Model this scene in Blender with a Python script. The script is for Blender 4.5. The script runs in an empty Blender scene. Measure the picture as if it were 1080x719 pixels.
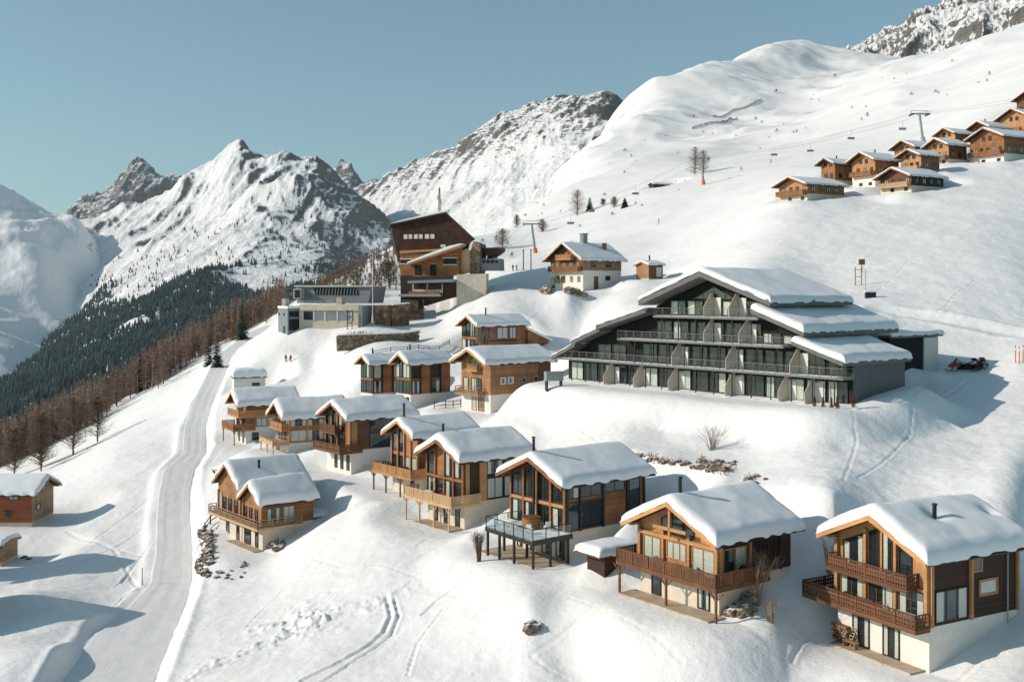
# Alpine village on a snowy slope, seen from the air in low winter sun
import bpy, math, random
import numpy as np
from mathutils import Vector, Matrix
random.seed(7)
PI = math.pi
SC = bpy.context.scene
COL = SC.collection
F_PX, CX, HY = 1157.0, 540.0, 305.0          # focal length and horizon row measured on the photograph (1080 wide)

def at(px, py, Y):
    """world point seen at photo pixel (px,py) at distance Y"""
    return Vector(((px-CX)/F_PX*Y, Y, (HY-py)/F_PX*Y))

# ---------------------------------------------------------------- materials
MATS = {}
def newmat(name):
    m = bpy.data.materials.new(name); m.use_nodes = True
    nt = m.node_tree
    for n in list(nt.nodes): nt.nodes.remove(n)
    out = nt.nodes.new('ShaderNodeOutputMaterial')
    MATS[name] = m
    return m, nt, out
def N(nt, t, **kw):
    n = nt.nodes.new(t)
    for k, v in kw.items():
        if k in n.inputs.keys() if isinstance(k, str) else False: n.inputs[k].default_value = v
        else: setattr(n, k, v)
    return n
def c4(c): return (c[0], c[1], c[2], 1.0)
def principled(nt, out, rough=.6, spec=.3, metal=0.0):
    p = nt.nodes.new('ShaderNodeBsdfPrincipled')
    p.inputs['Roughness'].default_value = rough
    p.inputs['Specular IOR Level'].default_value = spec
    p.inputs['Metallic'].default_value = metal
    nt.links.new(p.outputs[0], out.inputs['Surface'])
    return p
def mixc(nt, fac, a, b, blend='MIX'):
    m = nt.nodes.new('ShaderNodeMix'); m.data_type = 'RGBA'; m.blend_type = blend
    for sock, v in ((m.inputs[0], fac), (m.inputs[6], a), (m.inputs[7], b)):
        if hasattr(v, 'links'): nt.links.new(v, sock)
        elif isinstance(v, (int, float)): sock.default_value = v
        else: sock.default_value = c4(v)
    return m.outputs[2]
def mth(nt, op, a, b=0.0, c=None):
    m = nt.nodes.new('ShaderNodeMath'); m.operation = op
    for i, v in enumerate((a, b) if c is None else (a, b, c)):
        if hasattr(v, 'links'): nt.links.new(v, m.inputs[i])
        else: m.inputs[i].default_value = v
    return m.outputs[0]
def noise(nt, vec, scale, detail=3, rough=.55):
    n = nt.nodes.new('ShaderNodeTexNoise')
    n.inputs['Scale'].default_value = scale; n.inputs['Detail'].default_value = detail; n.inputs['Roughness'].default_value = rough
    if vec is not None: nt.links.new(vec, n.inputs['Vector'])
    return n.outputs['Fac']
def mapping(nt, vec, sc):
    m = nt.nodes.new('ShaderNodeMapping'); m.inputs['Scale'].default_value = sc
    nt.links.new(vec, m.inputs['Vector']); return m.outputs[0]
def ramp(nt, v, lo, hi):
    m = nt.nodes.new('ShaderNodeMapRange'); m.inputs['From Min'].default_value = lo; m.inputs['From Max'].default_value = hi
    nt.links.new(v, m.inputs['Value']); return m.outputs[0]
def bump(nt, p, h, strength=.3, dist=.05):
    b = nt.nodes.new('ShaderNodeBump'); b.inputs['Strength'].default_value = strength; b.inputs['Distance'].default_value = dist
    nt.links.new(h, b.inputs['Height']); nt.links.new(b.outputs[0], p.inputs['Normal'])

def m_plain(name, c, rough=.6, spec=.3, metal=0., var=.25, scale=2.5):
    m, nt, out = newmat(name); p = principled(nt, out, rough, spec, metal)
    tc = nt.nodes.new('ShaderNodeTexCoord')
    f = noise(nt, tc.outputs['Object'], scale, 4, .65)
    lo = [v*(1-var) for v in c]; hi = [min(1, v*(1+var)) for v in c]
    nt.links.new(mixc(nt, ramp(nt, f, .3, .7), lo, hi), p.inputs['Base Color'])
    return m
def m_plank(name, c1, c2, axis='z', n=5.0, rough=.65, weather=None):
    """boards along one axis: every board its own tone, dark joints, long grain"""
    m, nt, out = newmat(name); p = principled(nt, out, rough, .25)
    tc = nt.nodes.new('ShaderNodeTexCoord'); sp = nt.nodes.new('ShaderNodeSeparateXYZ')
    nt.links.new(tc.outputs['Object'], sp.inputs[0])
    if axis == 'z': a = sp.outputs[2]; gs = (.6, .6, 9)
    else: a = mth(nt, 'ADD', sp.outputs[0], sp.outputs[1]); gs = (9, 9, .6)
    q = mth(nt, 'MULTIPLY', a, n); fl = mth(nt, 'FLOOR', q); fr = mth(nt, 'FRACT', q)
    wn = nt.nodes.new('ShaderNodeTexWhiteNoise'); wn.noise_dimensions = '1D'; nt.links.new(fl, wn.inputs['W'])
    g = noise(nt, mapping(nt, tc.outputs['Object'], gs), 1.6, 4, .7)
    t = mth(nt, 'ADD', mth(nt, 'MULTIPLY', wn.outputs['Value'], .55), mth(nt, 'MULTIPLY', ramp(nt, g, .25, .75), .45))
    col = mixc(nt, t, c1, c2)
    big = noise(nt, tc.outputs['Object'], .5, 3, .6)
    if weather: col = mixc(nt, mth(nt, 'MULTIPLY', ramp(nt, big, .42, .72), .75), col, weather)
    edge = mth(nt, 'LESS_THAN', fr, .09)
    col = mixc(nt, mth(nt, 'MULTIPLY', edge, .6), col, [v*.3 for v in c1])
    nt.links.new(col, p.inputs['Base Color'])
    bump(nt, p, mth(nt, 'ADD', mth(nt, 'MULTIPLY', edge, -1.0), g), .4, .02)
    return m

m_plank('wood_orange', (.40, .19, .078), (.57, .30, .13), 'z', 5, weather=(.32, .17, .085))
m_plank('wood_orange_v', (.41, .19, .075), (.60, .315, .14), 'xy', 6, weather=(.30, .165, .09))
m_plank('wood_honey', (.52, .25, .095), (.68, .37, .16), 'z', 5, weather=(.42, .22, .1))
m_plank('wood_warm', (.28, .135, .058), (.48, .25, .115), 'z', 5, weather=(.15, .085, .055))
m_plank('wood_warm_v', (.29, .14, .06), (.49, .255, .115), 'xy', 6, weather=(.18, .10, .06))
m_plank('wood_pale', (.50, .32, .17), (.66, .46, .27), 'xy', 7, weather=(.42, .30, .2))
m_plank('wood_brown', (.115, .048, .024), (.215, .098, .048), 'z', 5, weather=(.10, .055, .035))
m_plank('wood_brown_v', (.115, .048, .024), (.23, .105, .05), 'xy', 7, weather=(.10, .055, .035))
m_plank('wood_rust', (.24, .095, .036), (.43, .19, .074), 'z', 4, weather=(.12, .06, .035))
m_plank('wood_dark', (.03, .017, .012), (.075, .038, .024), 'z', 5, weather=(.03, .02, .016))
m_plank('wood_red', (.25, .07, .03), (.37, .12, .05), 'z', 4, weather=(.19, .06, .032))
m_plank('wood_aged', (.26, .16, .09), (.42, .27, .16), 'z', 4, weather=(.2, .12, .08))
m_plank('deck_boards', (.30, .2, .12), (.44, .31, .2), 'xy', 7)
m_plank('patio_boards', (.34, .25, .17), (.48, .37, .26), 'xy', 3, weather=(.6, .55, .48))
m_plank('grey_cladding', (.085, .09, .095), (.115, .12, .125), 'xy', 2.2, .5)
m_plank('dark_cladding', (.006, .008, .009), (.013, .016, .017), 'xy', 3, .8)
m_plain('plaster', (.62, .55, .46), .85, .15, var=.10, scale=1.2)
m_plain('plaster_white', (.72, .68, .62), .85, .15, var=.08, scale=1.2)
m_plain('concrete', (.52, .46, .38), .85, .2, var=.16, scale=.7)
m_plain('concrete_grey', (.20, .225, .24), .7, .3, var=.12, scale=.6)
m_plain('metal_dark', (.022, .022, .023), .45, .5, .3, var=.3)
m_plain('metal_grey', (.30, .31, .31), .45, .5, .3, var=.15)
m_plain('rail_grey', (.15, .155, .155), .5, .4, .2, var=.15)
m_plain('metal_light', (.55, .55, .52), .5, .4, .2, var=.12)
m_plain('hotel_fascia', (.13, .13, .125), .6, .3, var=.12, scale=.8)
m_plain('interior', (.02, .022, .024), .7, .2, var=.6, scale=.8)
m_plain('interior_warm', (.075, .045, .025), .7, .2, var=.7, scale=.9)
m_plain('curtain', (.70, .66, .58), .9, .1, var=.15, scale=5)
m_plain('cloth_white', (.80, .78, .74), .9, .1, var=.06)
m_plain('cloth_dark', (.02, .022, .028), .85, .2, var=.3)
m_plain('cloth_red', (.35, .03, .025), .8, .2, var=.2)
m_plain('cloth_blue', (.03, .07, .16), .8, .2, var=.2)
m_plain('skin', (.45, .27, .19), .6, .3, var=.05)
m_plain('hair_brown', (.05, .03, .02), .7, .2, var=.3)
m_plain('paint_red', (.42, .05, .03), .4, .5, var=.15)
m_plain('paint_orange', (.70, .13, .03), .5, .4, var=.12)
m_plain('paint_black', (.02, .02, .02), .4, .5, var=.2)
m_plain('rubber', (.015, .015, .015), .8, .2, var=.2)
m_plain('bark', (.12, .085, .065), .9, .1, var=.35, scale=3)
m_plain('larch_twigs', (.29, .205, .165), .9, .1, var=.4, scale=.6)
m_plain('larch_tan', (.27, .18, .105), .9, .1, var=.3, scale=.6)
m_plain('shrub_twigs', (.17, .125, .09), .9, .1, var=.35, scale=1)
m_plain('shrub_red', (.17, .06, .04), .9, .1, var=.35, scale=1)
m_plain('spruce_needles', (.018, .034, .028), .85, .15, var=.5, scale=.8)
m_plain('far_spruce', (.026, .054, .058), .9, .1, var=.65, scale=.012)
m_plain('far_larch', (.115, .082, .07), .9, .1, var=.45, scale=.02)
m_plain('dry_grass_blades', (.27, .185, .105), .9, .1, var=.4, scale=1.5)
m_plain('cane', (.30, .215, .14), .8, .2, var=.3, scale=6)

def m_stone(name, c1, c2, scale, bstr=.6, snow=.0):
    m, nt, out = newmat(name); p = principled(nt, out, .9, .15)
    tc = nt.nodes.new('ShaderNodeTexCoord')
    v = nt.nodes.new('ShaderNodeTexVoronoi'); v.inputs['Scale'].default_value = scale; nt.links.new(tc.outputs['Object'], v.inputs['Vector'])
    sp = nt.nodes.new('ShaderNodeSeparateColor'); nt.links.new(v.outputs['Color'], sp.inputs[0])
    col = mixc(nt, sp.outputs[0], c1, c2)
    d = ramp(nt, v.outputs['Distance'], .35, .7)
    col = mixc(nt, mth(nt, 'MULTIPLY', d, .6), col, [x*.25 for x in c1])
    if snow:
        g = nt.nodes.new('ShaderNodeNewGeometry'); s2 = nt.nodes.new('ShaderNodeSeparateXYZ'); nt.links.new(g.outputs['Normal'], s2.inputs[0])
        f = mth(nt, 'ADD', s2.outputs[2], mth(nt, 'MULTIPLY', noise(nt, tc.outputs['Object'], 2.0, 3), .6))
        col = mixc(nt, ramp(nt, f, snow, snow+.12), col, (.86, .87, .88))
    nt.links.new(col, p.inputs['Base Color'])
    bump(nt, p, mth(nt, 'SUBTRACT', 1.0, v.outputs['Distance']), bstr, .15)
    return m
m_stone('stone_wall', (.20, .145, .10), (.40, .31, .22), 2.2)
m_stone('boulder', (.17, .135, .10), (.36, .285, .21), 1.6, .8, snow=1.12)
m_stone('stone_brown', (.20, .12, .07), (.36, .24, .15), .8)

def m_snow(name, c=(.86, .865, .875), far=False):
    m, nt, out = newmat(name); p = principled(nt, out, .55, .25)
    tc = nt.nodes.new('ShaderNodeTexCoord'); P = tc.outputs['Object']
    n1 = noise(nt, P, .9, 5, .6); n2 = noise(nt, P, 6.0, 4, .6); n3 = noise(nt, P, .12, 4, .6)
    col = mixc(nt, ramp(nt, n3, .3, .7), [v*.965 for v in c], c)
    nt.links.new(col, p.inputs['Base Color'])
    h = mth(nt, 'ADD', mth(nt, 'MULTIPLY', n1, .8), mth(nt, 'MULTIPLY', n2, .16))
    bump(nt, p, h, .16, .10)
    return m
m_snow('roof_snow_mat', (.84, .85, .865))

def m_ground():
    m, nt, out = newmat('snow_ground'); p = principled(nt, out, .6, .2)
    tc = nt.nodes.new('ShaderNodeTexCoord'); P = tc.outputs['Object']
    n1 = noise(nt, P, .7, 6, .62); n2 = noise(nt, P, 5.0, 4, .6); n3 = noise(nt, P, .05, 5, .6)
    # wind-pressed and slightly dirtier patches
    col = mixc(nt, ramp(nt, n3, .3, .7), (.80, .80, .795), (.86, .86, .86))
    # bare rock and grass where the hillside is steep, far up only
    g = nt.nodes.new('ShaderNodeNewGeometry'); sz = nt.nodes.new('ShaderNodeSeparateXYZ'); nt.links.new(g.outputs['Normal'], sz.inputs[0])
    sp = nt.nodes.new('ShaderNodeSeparateXYZ'); nt.links.new(P, sp.inputs[0])
    fr = ramp(nt, sp.outputs[1], 420, 900)
    n4 = noise(nt, P, .012, 6, .68); n5 = noise(nt, P, .06, 5, .7)
    st = mth(nt, 'SUBTRACT', 1.0, sz.outputs[2])
    rk = mth(nt, 'ADD', mth(nt, 'MULTIPLY', st, .5), mth(nt, 'ADD', mth(nt, 'MULTIPLY', n4, .5), mth(nt, 'MULTIPLY', n5, .42)))
    rk = mth(nt, 'MULTIPLY', ramp(nt, rk, .70, .78), fr)
    col = mixc(nt, rk, col, (.19, .165, .14))
    nt.links.new(col, p.inputs['Base Color'])
    h = mth(nt, 'ADD', mth(nt, 'MULTIPLY', n1, .9), mth(nt, 'MULTIPLY', n2, .16))
    n6 = noise(nt, mapping(nt, P, (.5, 1.6, 1)), 2.2, 5, .65)
    h = mth(nt, 'ADD', h, mth(nt, 'MULTIPLY', n6, .35))
    bump(nt, p, h, .55, .26)
m_ground()
def m_piste():
    m, nt, out = newmat('piste_snow'); p = principled(nt, out, .6, .2)
    tc = nt.nodes.new('ShaderNodeTexCoord')
    uv = tc.outputs['UV']; P = tc.outputs['Object']
    n = noise(nt, mapping(nt, uv, (9, .05, 1)), 3.0, 5, .7); n2 = noise(nt, P, .6, 5, .65)
    t = mth(nt, 'ADD', mth(nt, 'MULTIPLY', n, .6), mth(nt, 'MULTIPLY', n2, .4))
    nt.links.new(mixc(nt, ramp(nt, t, .3, .7), (.70, .695, .685), (.82, .817, .81)), p.inputs['Base Color'])
    bump(nt, p, mth(nt, 'ADD', mth(nt, 'MULTIPLY', n, .5), n2), .4, .15)
m_piste()
def m_mountain(name, rock=(.13, .118, .105), thr=.62, soft=.05, snowc=(.85, .86, .87), s=1.0, bs=.6, band=None, asp=.0, m1=(1.3, .7, .55)):
    m, nt, out = newmat(name); p = principled(nt, out, .75, .15)
    tc = nt.nodes.new('ShaderNodeTexCoord'); P = tc.outputs['Object']
    g = nt.nodes.new('ShaderNodeNewGeometry'); sz = nt.nodes.new('ShaderNodeSeparateXYZ'); nt.links.new(g.outputs['Normal'], sz.inputs[0])
    st = mth(nt, 'SUBTRACT', 1.0, sz.outputs[2])
    n1 = noise(nt, mapping(nt, P, m1), .011*s, 8, .7); n2 = noise(nt, mapping(nt, P, m1), .06*s, 6, .75)
    n2s = ramp(nt, n2, .34, .66); n2b = ramp(nt, noise(nt, mapping(nt, P, (1.2, .8, .6)), .16*s, 4, .7), .3, .7)
    f = mth(nt, 'ADD', mth(nt, 'ADD', mth(nt, 'MULTIPLY', st, .8), mth(nt, 'MULTIPLY', sz.outputs[0], asp)), mth(nt, 'ADD', mth(nt, 'MULTIPLY', n1, .45), mth(nt, 'ADD', mth(nt, 'MULTIPLY', n2s, .34), mth(nt, 'MULTIPLY', n2b, .15))))
    if band:      # a tilted rock layer that crops out along the crest
        pp = nt.nodes.new('ShaderNodeSeparateXYZ'); nt.links.new(P, pp.inputs[0])
        dd = mth(nt, 'SUBTRACT', pp.outputs[2], mth(nt, 'ADD', band[0], mth(nt, 'MULTIPLY', pp.outputs[0], band[1])))
        f = mth(nt, 'ADD', f, mth(nt, 'MULTIPLY', mth(nt, 'SUBTRACT', ramp(nt, dd, band[2], band[3]), .5), band[4]))
    r = ramp(nt, f, thr, thr+soft)
    n3 = noise(nt, mapping(nt, P, (1, 1, 3)), .02*s, 6, .7)
    rc = mixc(nt, ramp(nt, n3, .3, .7), [v*.55 for v in rock], [v*1.5 for v in rock])
    nt.links.new(mixc(nt, r, snowc, rc), p.inputs['Base Color'])
    bump(nt, p, mth(nt, 'ADD', n2, mth(nt, 'MULTIPLY', n1, 2.0)), bs, 14.0/s)
m_mountain('massif_rock_snow', rock=(.115, .115, .112), thr=.715, soft=.10, asp=.44)
m_mountain('back_peak_rock_snow', rock=(.125, .12, .115), thr=.60, soft=.07, asp=.36, band=(776, .2675, -330, -60, .26), m1=(.5, .4, 2.2))
m_mountain('far_rock', rock=(.13, .13, .13), thr=.60, soft=.14, m1=(.8, .6, 1.6))
m_mountain('left_mountain_snow', thr=.90, soft=.10, bs=.2)
m_mountain('crag_rock_snow', thr=.70, soft=.08)

def m_glass():
    m, nt, out = newmat('glass')
    tr = nt.nodes.new('ShaderNodeBsdfTransparent'); tr.inputs[0].default_value = (.90, .93, .93, 1)
    gl = nt.nodes.new('ShaderNodeBsdfGlossy'); gl.inputs['Roughness'].default_value = .03; gl.inputs[0].default_value = (.74, .88, .98, 1)
    fr = nt.nodes.new('ShaderNodeLayerWeight'); fr.inputs['Blend'].default_value = .5
    f = mth(nt, 'ADD', mth(nt, 'MULTIPLY', mth(nt, 'POWER', fr.outputs['Facing'], 3.0), .7), .026)
    tc = nt.nodes.new('ShaderNodeTexCoord')
    b = nt.nodes.new('ShaderNodeBump'); b.inputs['Strength'].default_value = .04; b.inputs['Distance'].default_value = .1
    nt.links.new(noise(nt, tc.outputs['Object'], .5, 2), b.inputs['Height']); nt.links.new(b.outputs[0], gl.inputs['Normal'])
    mx = nt.nodes.new('ShaderNodeMixShader'); nt.links.new(f, mx.inputs[0]); nt.links.new(tr.outputs[0], mx.inputs[1]); nt.links.new(gl.outputs[0], mx.inputs[2])
    nt.links.new(mx.outputs[0], out.inputs['Surface'])
m_glass()

# ---------------------------------------------------------------- mesh building
class MB:
    def __init__(s): s.v = []; s.f = []; s.m = []; s.mi = 0
    def add(s, verts, faces, mi=None):
        o = len(s.v); s.v.extend([tuple(p) for p in verts]); mi = s.mi if mi is None else mi
        for f in faces: s.f.append(tuple(i+o for i in f)); s.m.append(mi)
        return s
    def box(s, a, b, mi=None):
        x0, y0, z0 = (min(a[i], b[i]) for i in range(3)); x1, y1, z1 = (max(a[i], b[i]) for i in range(3))
        return s.add([(x0,y0,z0),(x1,y0,z0),(x1,y1,z0),(x0,y1,z0),(x0,y0,z1),(x1,y0,z1),(x1,y1,z1),(x0,y1,z1)],
                     [(0,3,2,1),(4,5,6,7),(0,1,5,4),(1,2,6,5),(2,3,7,6),(3,0,4,7)], mi)
    def bar(s, p, q, w, h=None, mi=None, up=(0,0,1)):
        h = h or w; p = Vector(p); q = Vector(q); d = (q-p)
        if d.length < 1e-6: return s
        d.normalize(); u = Vector(up)
        if abs(d.dot(u)) > .98: u = Vector((1,0,0))
        sd = d.cross(u).normalized()*w/2; uu = sd.cross(d).normalized()*h/2
        vs = [p-sd-uu, p+sd-uu, p+sd+uu, p-sd+uu, q-sd-uu, q+sd-uu, q+sd+uu, q-sd+uu]
        return s.add(vs, [(3,2,1,0),(4,5,6,7),(0,1,5,4),(1,2,6,5),(2,3,7,6),(3,0,4,7)], mi)
    def tube(s, p, q, r, r2=None, n=6, mi=None, cap=True):
        r2 = r if r2 is None else r2; p = Vector(p); q = Vector(q); d = (q-p)
        if d.length < 1e-6: return s
        d.normalize(); u = Vector((0,0,1)) if abs(d.z) < .95 else Vector((1,0,0))
        a = d.cross(u).normalized(); b = a.cross(d)
        vs = [p+(a*math.cos(2*PI*i/n)+b*math.sin(2*PI*i/n))*r for i in range(n)] + [q+(a*math.cos(2*PI*i/n)+b*math.sin(2*PI*i/n))*r2 for i in range(n)]
        fs = [(i, (i+1)%n, n+(i+1)%n, n+i) for i in range(n)]
        if cap: fs += [tuple(range(n-1,-1,-1)), tuple(range(n,2*n))]
        return s.add(vs, fs, mi)
    def prism(s, poly, fn, d0, d1, mi=None):
        """poly of 2-D points, fn(a,b,d)->3-D, extruded between d0 and d1"""
        n = len(poly)
        vs = [fn(a,b,d0) for a,b in poly] + [fn(a,b,d1) for a,b in poly]
        fs = [tuple(range(n-1,-1,-1)), tuple(range(n,2*n))] + [(i,(i+1)%n,n+(i+1)%n,n+i) for i in range(n)]
        return s.add(vs, fs, mi)
    def build(s, name, mats, parent=None, smooth=False, recalc=True, loc=None):
        me = bpy.data.meshes.new(name); me.from_pydata(s.v, [], s.f); me.update()
        if not isinstance(mats, (list, tuple)): mats = [mats]
        for m in mats: me.materials.append(MATS[m] if isinstance(m, str) else m)
        if len(mats) > 1: me.polygons.foreach_set('material_index', s.m)
        if recalc:
            import bmesh
            bm = bmesh.new(); bm.from_mesh(me); bmesh.ops.recalc_face_normals(bm, faces=bm.faces); bm.to_mesh(me); bm.free()
        if smooth: me.polygons.foreach_set('use_smooth', [True]*len(me.polygons))
        me.update()
        o = bpy.data.objects.new(name, me); COL.objects.link(o)
        if parent is not None: o.parent = parent
        if loc is not None: o.location = loc
        return o
def tag(o, label, cat, group=None):
    n = len(label.split())
    if n > 16 or n < 4: print('LABEL', n, label)
    o['label'] = label; o['category'] = cat
    if group: o['group'] = group
    return o
def thing(name, label, cat, loc=(0,0,0), rz=0., group=None):
    o = bpy.data.objects.new(name, None); COL.objects.link(o); o.empty_display_size = .5
    o.location = loc; o.rotation_euler = (0,0,rz)
    return tag(o, label, cat, group)
def copy_tree(o, parent=None):
    c = o.copy(); COL.objects.link(c)
    if parent is not None: c.parent = parent
    for ch in KIDS(o): copy_tree(ch, c)
    return c
def KIDS(o): return [k for k in list(o.children)]

# ---------------------------------------------------------------- numpy noise
def _h(ix, iy, seed):
    n = (ix*374761393 + iy*668265263 + seed*974634531) & 0x7fffffff
    n = ((n ^ (n >> 13))*1274126177) & 0x7fffffff
    n = (n ^ (n >> 16)) & 0x7fffffff
    return n/0x7fffffff*2*PI
def pnoise(x, y, seed=0):
    x = np.asarray(x, float); y = np.asarray(y, float)
    ix = np.floor(x).astype(np.int64); iy = np.floor(y).astype(np.int64); fx = x-ix; fy = y-iy
    u = fx*fx*fx*(fx*(fx*6-15)+10); v = fy*fy*fy*(fy*(fy*6-15)+10)
    def g(i, j):
        a = _h(ix+i, iy+j, seed); return np.cos(a)*(fx-i)+np.sin(a)*(fy-j)
    return 1.5*((g(0,0)*(1-u)+g(1,0)*u)*(1-v) + (g(0,1)*(1-u)+g(1,1)*u)*v)
def fbm(x, y, oct=4, seed=0, gain=.5):
    t = 0; a = 1.; f = 1.
    for k in range(oct): t = t+a*pnoise(x*f, y*f, seed+k*17); a *= gain; f *= 2.03
    return t
def ridged(x, y, oct=5, seed=0, gain=.5):
    t = 0; a = 1.; f = 1.; w = 1.
    for k in range(oct):
        r = 1-np.abs(pnoise(x*f, y*f, seed+k*31)); r = r*r*w; t = t+a*r; w = np.clip(r*1.6, 0, 1); a *= gain; f *= 2.07
    return t
def sstep(a, b, x):
    t = np.clip((x-a)/(b-a), 0, 1); return t*t*(3-2*t)

# ---------------------------------------------------------------- thin-plate surface through measured ground points
class TPS:
    K = 3.0
    def __init__(s, pts, lam=1e-4):
        P = np.array([(p[0], p[1], p[2]) for p in pts], float)
        s.c = np.stack([(P[:,0]-CX)/F_PX*s.K, np.log(P[:,2])], 1); z = (HY-P[:,1])/F_PX
        n = len(P); A = np.zeros((n+3, n+3)); A[:n,:n] = s.phi(s.c, s.c)+np.eye(n)*lam
        A[:n,n] = 1; A[:n,n+1:] = s.c; A[n,:n] = 1; A[n+1:,:n] = s.c.T
        s.w = np.linalg.solve(A, np.concatenate([z, [0,0,0]]))
    @staticmethod
    def phi(a, b):
        d2 = ((a[:,None,:]-b[None,:,:])**2).sum(2); return .5*d2*np.log(d2+1e-12)
    def __call__(s, x, y):
        x = np.asarray(x, float).ravel(); y = np.asarray(y, float).ravel(); out = np.empty_like(x); n = len(s.c)
        for i in range(0, len(x), 40000):
            q = np.stack([x[i:i+40000]/y[i:i+40000]*s.K, np.log(y[i:i+40000])], 1)
            out[i:i+40000] = s.phi(q, s.c)@s.w[:n]+s.w[n]+q@s.w[n+1:]
        return out*y
def grid_mesh(name, X, Y, Z, mat, kind='structure'):
    nv, nu = X.shape
    me = bpy.data.meshes.new(name); co = np.stack([X, Y, Z], 2).reshape(-1, 3).astype(np.float32)
    me.vertices.add(len(co)); me.vertices.foreach_set('co', co.ravel())
    i = np.arange(nv*nu).reshape(nv, nu); q = np.stack([i[:-1,:-1], i[:-1,1:], i[1:,1:], i[1:,:-1]], 2).reshape(-1, 4).astype(np.int32)
    me.loops.add(q.size); me.loops.foreach_set('vertex_index', q.ravel())
    me.polygons.add(len(q)); me.polygons.foreach_set('loop_start', np.arange(0, q.size, 4, dtype=np.int32))
    me.polygons.foreach_set('use_smooth', np.ones(len(q), dtype=bool))
    me.update(calc_edges=True); me.materials.append(MATS[mat])
    o = bpy.data.objects.new(name, me); COL.objects.link(o); o['kind'] = kind
    return o
SKY_T = (.79, 1.0, .93); SKY_SAT = .8; SKY_S = .106; SKY_D = 3.0; SKY_MIX = .12; SKY_C = (1.6, 3.3, 3.9); SUN_E = 3.75; SUN_C = (1.0, .885, .765); EXPO = 0.19; HAZE = 0.000028
# ---------------------------------------------------------------- houses
BLEND = []
FOOT = []      # footprints: the ground never pokes up through a floor
def plane_pt(H, plane, a, z, out):
    if plane == 'F': return (H['x0']-out, a, z)
    if plane == 'S': return (a, H['y0']-out, z)
    if plane == 'T': return (a, H['y1']+out, z)
    return (H['x1']+out, a, z)
def roof_z(H, y):
    """underside of the roof at local y (zero = wall top)"""
    c = (H['y0']+H['y1'])/2
    return H['ze'] + (min(y-H['y0'], H['y1']-y))*H['tan']
def zig(mb, H, plane, a0, a1, z0, z1, out, d=.03):
    n = max(4, int((a1-a0)/.12)); n += n % 2
    vs = []; 
    for i in range(n+1):
        a = a0+(a1-a0)*i/n; o = out+(d if i % 2 else 0)
        vs += [plane_pt(H, plane, a, z0, o), plane_pt(H, plane, a, z1, o)]
    mb.add(vs, [(2*i, 2*i+2, 2*i+3, 2*i+1) for i in range(n)])
def window(root, H, plane, poly, nv=1, nh=1, fm='wood_brown', curt=None, fw=.09, inner='interior', name='window', base=0., pane='glass', out=.09):
    """poly: [(a,z),...] convex outline; frame proud of the wall, dark room behind, pane between, curtains"""
    f = MB(); n = len(poly); P = lambda a, z, o: plane_pt(H, plane, a, z, base+o)
    ca = sum(p[0] for p in poly)/n; cz = sum(p[1] for p in poly)/n
    f.prism(poly, lambda a, z, d: P(a, z, d), .004, .014, mi=1)
    for i in range(n):
        (a0, z0), (a1, z1) = poly[i], poly[(i+1) % n]
        # push the bar inside the outline
        dx, dz = a1-a0, z1-z0; l = math.hypot(dx, dz)
        if l < .02: continue
        nx, nz = -dz/l, dx/l
        if nx*(ca-a0)+nz*(cz-z0) < 0: nx, nz = -nx, -nz
        q = [(a0, z0), (a1, z1), (a1+nx*fw-dx/l*0, z1+nz*fw), (a0+nx*fw, z0+nz*fw)]
        f.prism(q, lambda a, z, d: P(a, z, d), .016, out+.002*i, mi=0)
    amin = min(p[0] for p in poly); amax = max(p[0] for p in poly); zmin = min(p[1] for p in poly)
    def top(a):
        zs = []
        for i in range(n):
            (a0, z0), (a1, z1) = poly[i], poly[(i+1) % n]
            if abs(a1-a0) > 1e-6 and min(a0, a1)-1e-6 <= a <= max(a0, a1)+1e-6: zs.append(z0+(z1-z0)*(a-a0)/(a1-a0))
        return max(zs) if zs else max(p[1] for p in poly)
    for k in range(1, nv):
        a = amin+(amax-amin)*k/nv; f.prism([(a-fw*.4, zmin+.01), (a+fw*.4, zmin+.01), (a+fw*.4, top(a)-.01), (a-fw*.4, top(a)-.01)], lambda a, z, d: P(a, z, d), .018, out-.012)
    for k in range(1, nh):
        z = zmin+(max(p[1] for p in poly)-zmin)*k/nh; f.prism([(amin+.01, z-fw*.4), (amax-.01, z-fw*.4), (amax-.01, z+fw*.4), (amin+.01, z+fw*.4)], lambda a, z, d: P(a, z, d), .019, out-.016)
    w = f.build(name, [fm, inner], root)
    g = MB(); s = .96
    g.prism([(ca+(a-ca)*s, cz+(z-cz)*s) for a, z in poly], lambda a, z, d: P(a, z, d), out-.045, out-.038)
    g.build('pane', pane, w)
    if curt:
        c = MB(); w_ = amax-amin
        HH = dict(H)
        def strip(a0, a1):
            t = min(top(a0), top(a1))-fw
            n2 = max(4, int((a1-a0)/.14)); n2 += n2 % 2; vs = []
            for i in range(n2+1):
                a = a0+(a1-a0)*i/n2; o = .018+(.016 if i % 2 else 0); vs += [P(a, zmin+fw, o), P(a, t, o)]
            c.add(vs, [(2*i, 2*i+2, 2*i+3, 2*i+1) for i in range(n2)])
        if curt == 'full': strip(amin+fw, amax-fw)
        elif curt == 'left': strip(amax-fw-w_*.4, amax-fw)
        elif curt == 'right': strip(amin+fw, amin+fw+w_*.4)
        else: strip(amin+fw, amin+fw+w_*.24); strip(amax-fw-w_*.24, amax-fw)
        c.build('curtain', 'curtain', w, recalc=False)
    return w
def rect(a0, a1, z0, z1): return [(a0, z0), (a1, z0), (a1, z1), (a0, z1)]
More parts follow.
